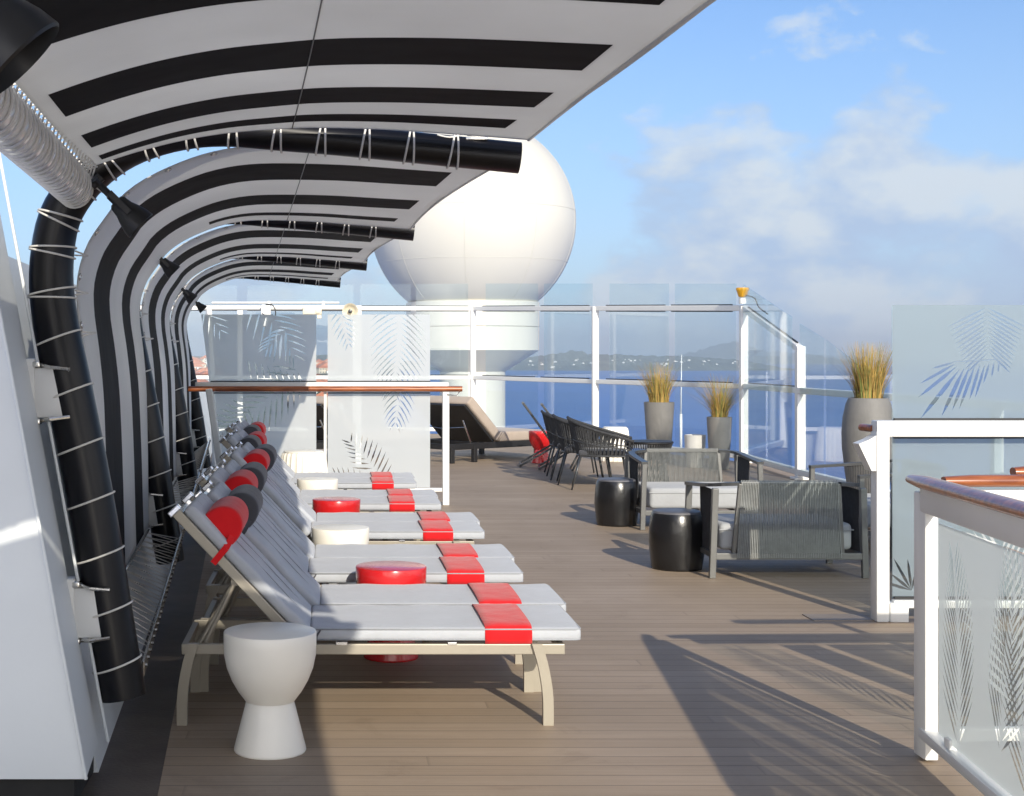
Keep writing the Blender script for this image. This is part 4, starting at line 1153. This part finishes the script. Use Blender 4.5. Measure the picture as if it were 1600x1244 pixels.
bm = B(); lathe(bm, [(.035,.16),(.05,.10),(.105,.0),(.112,-.004),(.108,.01),(.05,.09),(.0,.10)], 32)
for v in bm.verts: v.co = Vector((v.co.x, v.co.z, v.co.y))
obj('horn', bm, M['beige'], t, True, 50)
bm = B(); lathe(bm, [(0,-.01),(.03,0),(.03,.05),(0,.06)], 16)
for v in bm.verts: v.co = Vector((v.co.x, v.co.z+.03, v.co.y))
obj('driver', bm, M['char'], t, True, 50)
bm = B(); bar(bm, (0,.14,.0), (0,.14,.09), .03, .03); obj('mount', bm, M['white'], t)
# whip antenna beyond the fence
t = thing('whip_antenna', 'thin white whip antenna standing between the two tapered planters', 'antenna', ground(1064,706,0))
bm = B(); tube(bm, [(0,0,0),(0,0,.62)], .022, 10); obj('mast', bm, M['white'], t, True)
bm = B(); tube(bm, [(0,0,.62),(.01,0,1.60)], [.012,.006], 8); obj('whip', bm, M['white'], t, True)

# --- frosted screen frame on the right
Yr = 8.33
t = thing('frosted_windbreak', 'white portal frame holding tall blue frosted palm glass at the right edge', 'windbreak', (0,Yr,0))
def rx(u, y=Yr): return (u-U0)*y/F
def rz_(v, y=Yr): return EYE-(v-V0)*y/F
bm = B()
x0 = rx(1366); x1 = rx(1400); zt = rz_(657)
box(bm, ((x0+x1)/2-.03,0,zt/2-.03), (.078,.10,zt-.06), .008)
obj('post', bm, M['white'], t, True, 40)
bm = B(); bar(bm, (x0-.002,0,zt-.048), (5.2,0,zt-.048), .098, .096, .008); obj('top_beam', bm, M['white'], t, True, 40)
bm = B(); bar(bm, (x1-.02,.0,.10), (5.2,.0,.10), .05, .045, .005); obj('bottom_beam', bm, M['white'], t, True, 40)
bm = B(); box(bm, (x1+.0,.0,.055), (.11,.11,.11), .006); obj('foot_block', bm, M['white'], t, True, 40)
bm = B()
pl = [(1364,680),(1364,735),(1357,735),(1337,693),(1352,687)]
a = [bm.verts.new((rx(u),-.05,rz_(v))) for u,v in pl]; b = [bm.verts.new((rx(u),.05,rz_(v))) for u,v in pl]
bm.faces.new(a); bm.faces.new(list(reversed(b)))
for i in range(5): j=(i+1)%5; bm.faces.new((a[j],a[i],b[i],b[j]))
bmesh.ops.recalc_face_normals(bm, faces=bm.faces)
obj('gusset', bm, M['white'], t)
bm = B(); tube(bm, [(rx(1368),.03,rz_(670)),(rx(1362),.16,rz_(670))], .022, 12); obj('handrail_end', bm, M['wood'], t, True, 50)
xg = rx(1400)+.0; zb2 = .125; zt2 = rz_(476)
def rl(items):
    out = []
    for b,tp,n,l_,be,wd,sp,sd,dr in items:
        out += frond((rx(b[0])-xg,rz_(b[1])-zb2),(rx(tp[0])-xg,rz_(tp[1])-zb2),n,l_,be,wd,sp,sd,dr)
    return out
lvr = rl([((1620,540),(1452,640),0,.3,0,.03,R(30),(1,-1),0)])
# a hand of long leaflets hanging from one stalk
def spray(c, dirs, l0, wd):
    out = []
    for (dx,dy,l_) in dirs:
        d = Vector((dx,dy)).normalized(); pn = Vector((-d.y,d.x)); b = Vector(c); L1 = l0*l_
        out.append([b, b+d*L1*.35+pn*wd*.5, b+d*L1*.75+pn*wd*.4, b+d*L1, b+d*L1*.75-pn*wd*.4, b+d*L1*.35-pn*wd*.5])
    return out
for (b_,tp_,w_) in (((1498,566),(1462,576),.014),((1500,568),(1443,600),.018),((1502,572),(1440,622),.022),((1506,577),(1444,655),.026),((1514,573),(1477,652),.024),((1522,571),(1494,642),.022),((1530,570),(1505,640),.020),((1538,569),(1521,626),.018),((1546,568),(1530,622),.016),((1553,566),(1543,600),.014),((1560,565),(1556,590),.012),((1568,565),(1566,582),.010)):
    p0 = Vector((rx(b_[0])-xg, rz_(b_[1])-zb2)); p1 = Vector((rx(tp_[0])-xg, rz_(tp_[1])-zb2)); d_ = (p1-p0)
    lvr += spray(tuple(p0), [(d_.x,d_.y,1)], d_.length, w_)
lvr += spray((rx(1580)-xg, rz_(561)-zb2), [(-1,-.05,1)], .33, .008)
for k in range(12):
    f = k/11; bx_ = 1548+f*3; by_ = 480+f*70
    for sgn in (-1,1):
        ang = R(-90+sgn*(58-18*f)) ; lvr += spray((rx(bx_)-xg, rz_(by_)-zb2), [(math.cos(ang),math.sin(ang)*.8,1)], .26-.08*f, .013)
for k in range(5):
    ang = R(75+k*22); lvr += spray((rx(1430)-xg, rz_(925)-zb2), [(math.cos(ang),math.sin(ang),1)], .16+.03*(k%3), .018)
for pi_,(w0,w1) in enumerate(((0,1.05),(1.08,1.78))):
    lv_ = [[Vector((p[0]-w0,p[1])) for p in lf] for lf in lvr] if pi_ == 0 else []
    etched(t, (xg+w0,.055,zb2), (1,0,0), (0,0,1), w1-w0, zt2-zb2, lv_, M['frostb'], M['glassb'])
bm = B(); bar(bm, (xg,.03,zt+.006), (5.0,.03,zt+.006), .02, .012, 0); bar(bm, (xg,.03,zt-.103), (5.0,.03,zt-.103), .02, .012, 0); bar(bm, (xg,.03,.132), (5.0,.03,.132), .02, .012, 0); obj('gasket', bm, M['gasket'], t)

# --- near right railing: leg towards the camera, and leg to the right
C0 = Vector((2.30,5.46,0)); C1 = Vector((1.98,2.6,0)); C2 = Vector((4.4,5.52,0))
ztp = 1.045
t = thing('deck_railing', 'teak capped white railing with palm etched glass at the lower right', 'railing', C0)
d1 = (C1-C0); l1 = d1.length; u1 = d1.normalized(); n1_ = Vector((u1.y,-u1.x,0))
bm = B(); 
def rail_cap(bm, a, b, w_=.062, h=.028):
    pts = [a.lerp(b,i/20) for i in range(21)]; s0 = len(bm.verts)
    tube(bm, pts, 1.0, 20)
    bm.verts.ensure_lookup_table()
    d = (b-a).normalized(); sd = Vector((d.y,-d.x,0)); 
    n_ = 20
    for i in range(21):
        ring = bm.verts[s0+i*n_:s0+(i+1)*n_]; c = pts[i]
        e = 1.0 if 0 < i < 20 else .72
        for v in ring:
            o = v.co-c; v.co = c+sd*(o.dot(sd)*w_*.5*e)+Vector((0,0,o.z*h*e))
rail_cap(bm, Vector((-.02,.07,ztp+.035)), u1*l1+Vector((0,0,ztp+.035)), .085, .026)
obj('handrail', bm, M['wood'], t, True, 60)
bm = B(); bar(bm, Vector((0,0,ztp-.035)), u1*l1+Vector((0,0,ztp-.035)), .05, .10, .006); obj('top_rail', bm, M['white'], t, True, 40)
bm = B(); bar(bm, Vector((0,0,.105)), u1*l1+Vector((0,0,.105)), .06, .04, .006); obj('bottom_rail', bm, M['white'], t, True, 40)
bm = B(); box(bm, (0,-.0,ztp/2), (.052,.11,ztp-.02), .006); obj('post', bm, M['white'], t, True, 40)
bm = B(); tp = u1*l1; box(bm, (tp.x,tp.y,ztp/2), (.052,.11,ztp-.02), .006); obj('post', bm, M['white'], t, True, 40)
# glass of the leg towards the camera, etched
random.seed(9)
def bigfronds(W_, H_, seed):
    random.seed(seed); out = []
    x = .25
    while x < W_+.2:
        b = (x+random.uniform(-.05,.05), random.uniform(-.02,.12)); tp_ = (b[0]+random.uniform(-.24,.24), H_*random.uniform(.80,1.0))
        out += frond(b, tp_, 17, .34, random.uniform(-.06,.06), .015, R(36), (1,-1), 0)
        x += random.uniform(.30,.42)
    return out
pw = l1-.22
org = u1*.16+Vector((0,0,.14))
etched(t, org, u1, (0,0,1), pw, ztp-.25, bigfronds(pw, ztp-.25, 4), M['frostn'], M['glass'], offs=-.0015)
bm = B()
for f in (.05,.5,.95):
    c = u1*(.16+pw*f)+Vector((0,0,.135)); box(bm, c, (.03,.05,.05), .005)
obj('glass_clamp', bm, M['white'], t, True, 40)
t2 = thing('deck_railing', 'teak capped white railing running right from the near corner post', 'railing', C0+Vector((.09,.05,0)))
d2_ = (C2-C0); l2 = d2_.length; u2 = d2_.normalized()
bm = B(); rail_cap(bm, Vector((.0,.0,ztp+.03)), u2*l2+Vector((0,0,ztp+.03)), .07, .024); obj('handrail', bm, M['wood'], t2, True, 60)
bm = B(); bar(bm, Vector((.08,0,ztp-.03)), u2*l2+Vector((0,0,ztp-.03)), .04, .05, .006); obj('top_rail', bm, M['white'], t2, True, 40)
bm = B(); bar(bm, Vector((.05,0,.085)), u2*l2+Vector((0,0,.085)), .05, .05, .006); obj('bottom_rail', bm, M['white'], t2, True, 40)
for x in (1.38,2.1):
    bm = B(); bar(bm, u2*x, u2*x+Vector((0,0,ztp-.03)), .05, .05, .006); obj('post', bm, M['white'], t2, True, 40)
for x, w_, iv in ((.06,.36,True),(.49,.20,False),(.745,.58,False),(1.43,.60,False)):
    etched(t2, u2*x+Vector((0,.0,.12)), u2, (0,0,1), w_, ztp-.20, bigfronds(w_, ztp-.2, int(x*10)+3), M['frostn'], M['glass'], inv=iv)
t = thing('teak_rail_end', 'rounded teak handrail end on a white post at the right edge', 'railing', at(1590,742,5.95))
t.location.z = 0
bm = B(); rail_cap(bm, Vector((-.02,0,1.075)), Vector((1.4,.05,1.075)), .075, .026); obj('handrail', bm, M['wood'], t, True, 60)
bm = B(); bar(bm, (.55,.02,0), (.55,.02,1.05), .05, .05, .006); obj('post', bm, M['white'], t)
bm = B(); bar(bm, (1.35,.04,0), (1.35,.04,1.05), .05, .05, .006); obj('post', bm, M['white'], t)

# floor hatch plate near the frame foot
t = thing('floor_plate', 'flat grey deck plate set in the planks by the white frame foot', 'plate', (3.02,8.42,.003))
bm = B(); box(bm, (0,0,0), (.36,.20,.006), .001); obj('cover', bm, mat('plate_grey', (.24,.20,.165), .5), t)

# haze: thin even air from the deck out to the far shore
bm = B(); box(bm, (1500, 3900, 39.5), (9000, 8000, 141))
hm, nt, out = nmat('haze_air'); vol = N(nt, 'ShaderNodeVolumePrincipled'); vol.inputs['Density'].default_value = 2.4e-4; vol.inputs['Color'].default_value = (.82,.90,1,1); vol.inputs['Anisotropy'].default_value = .2
L(nt, vol.outputs[0], out.inputs['Volume'])
HAZE = True
if HAZE: tag(obj('haze', bm, hm), kind='stuff')
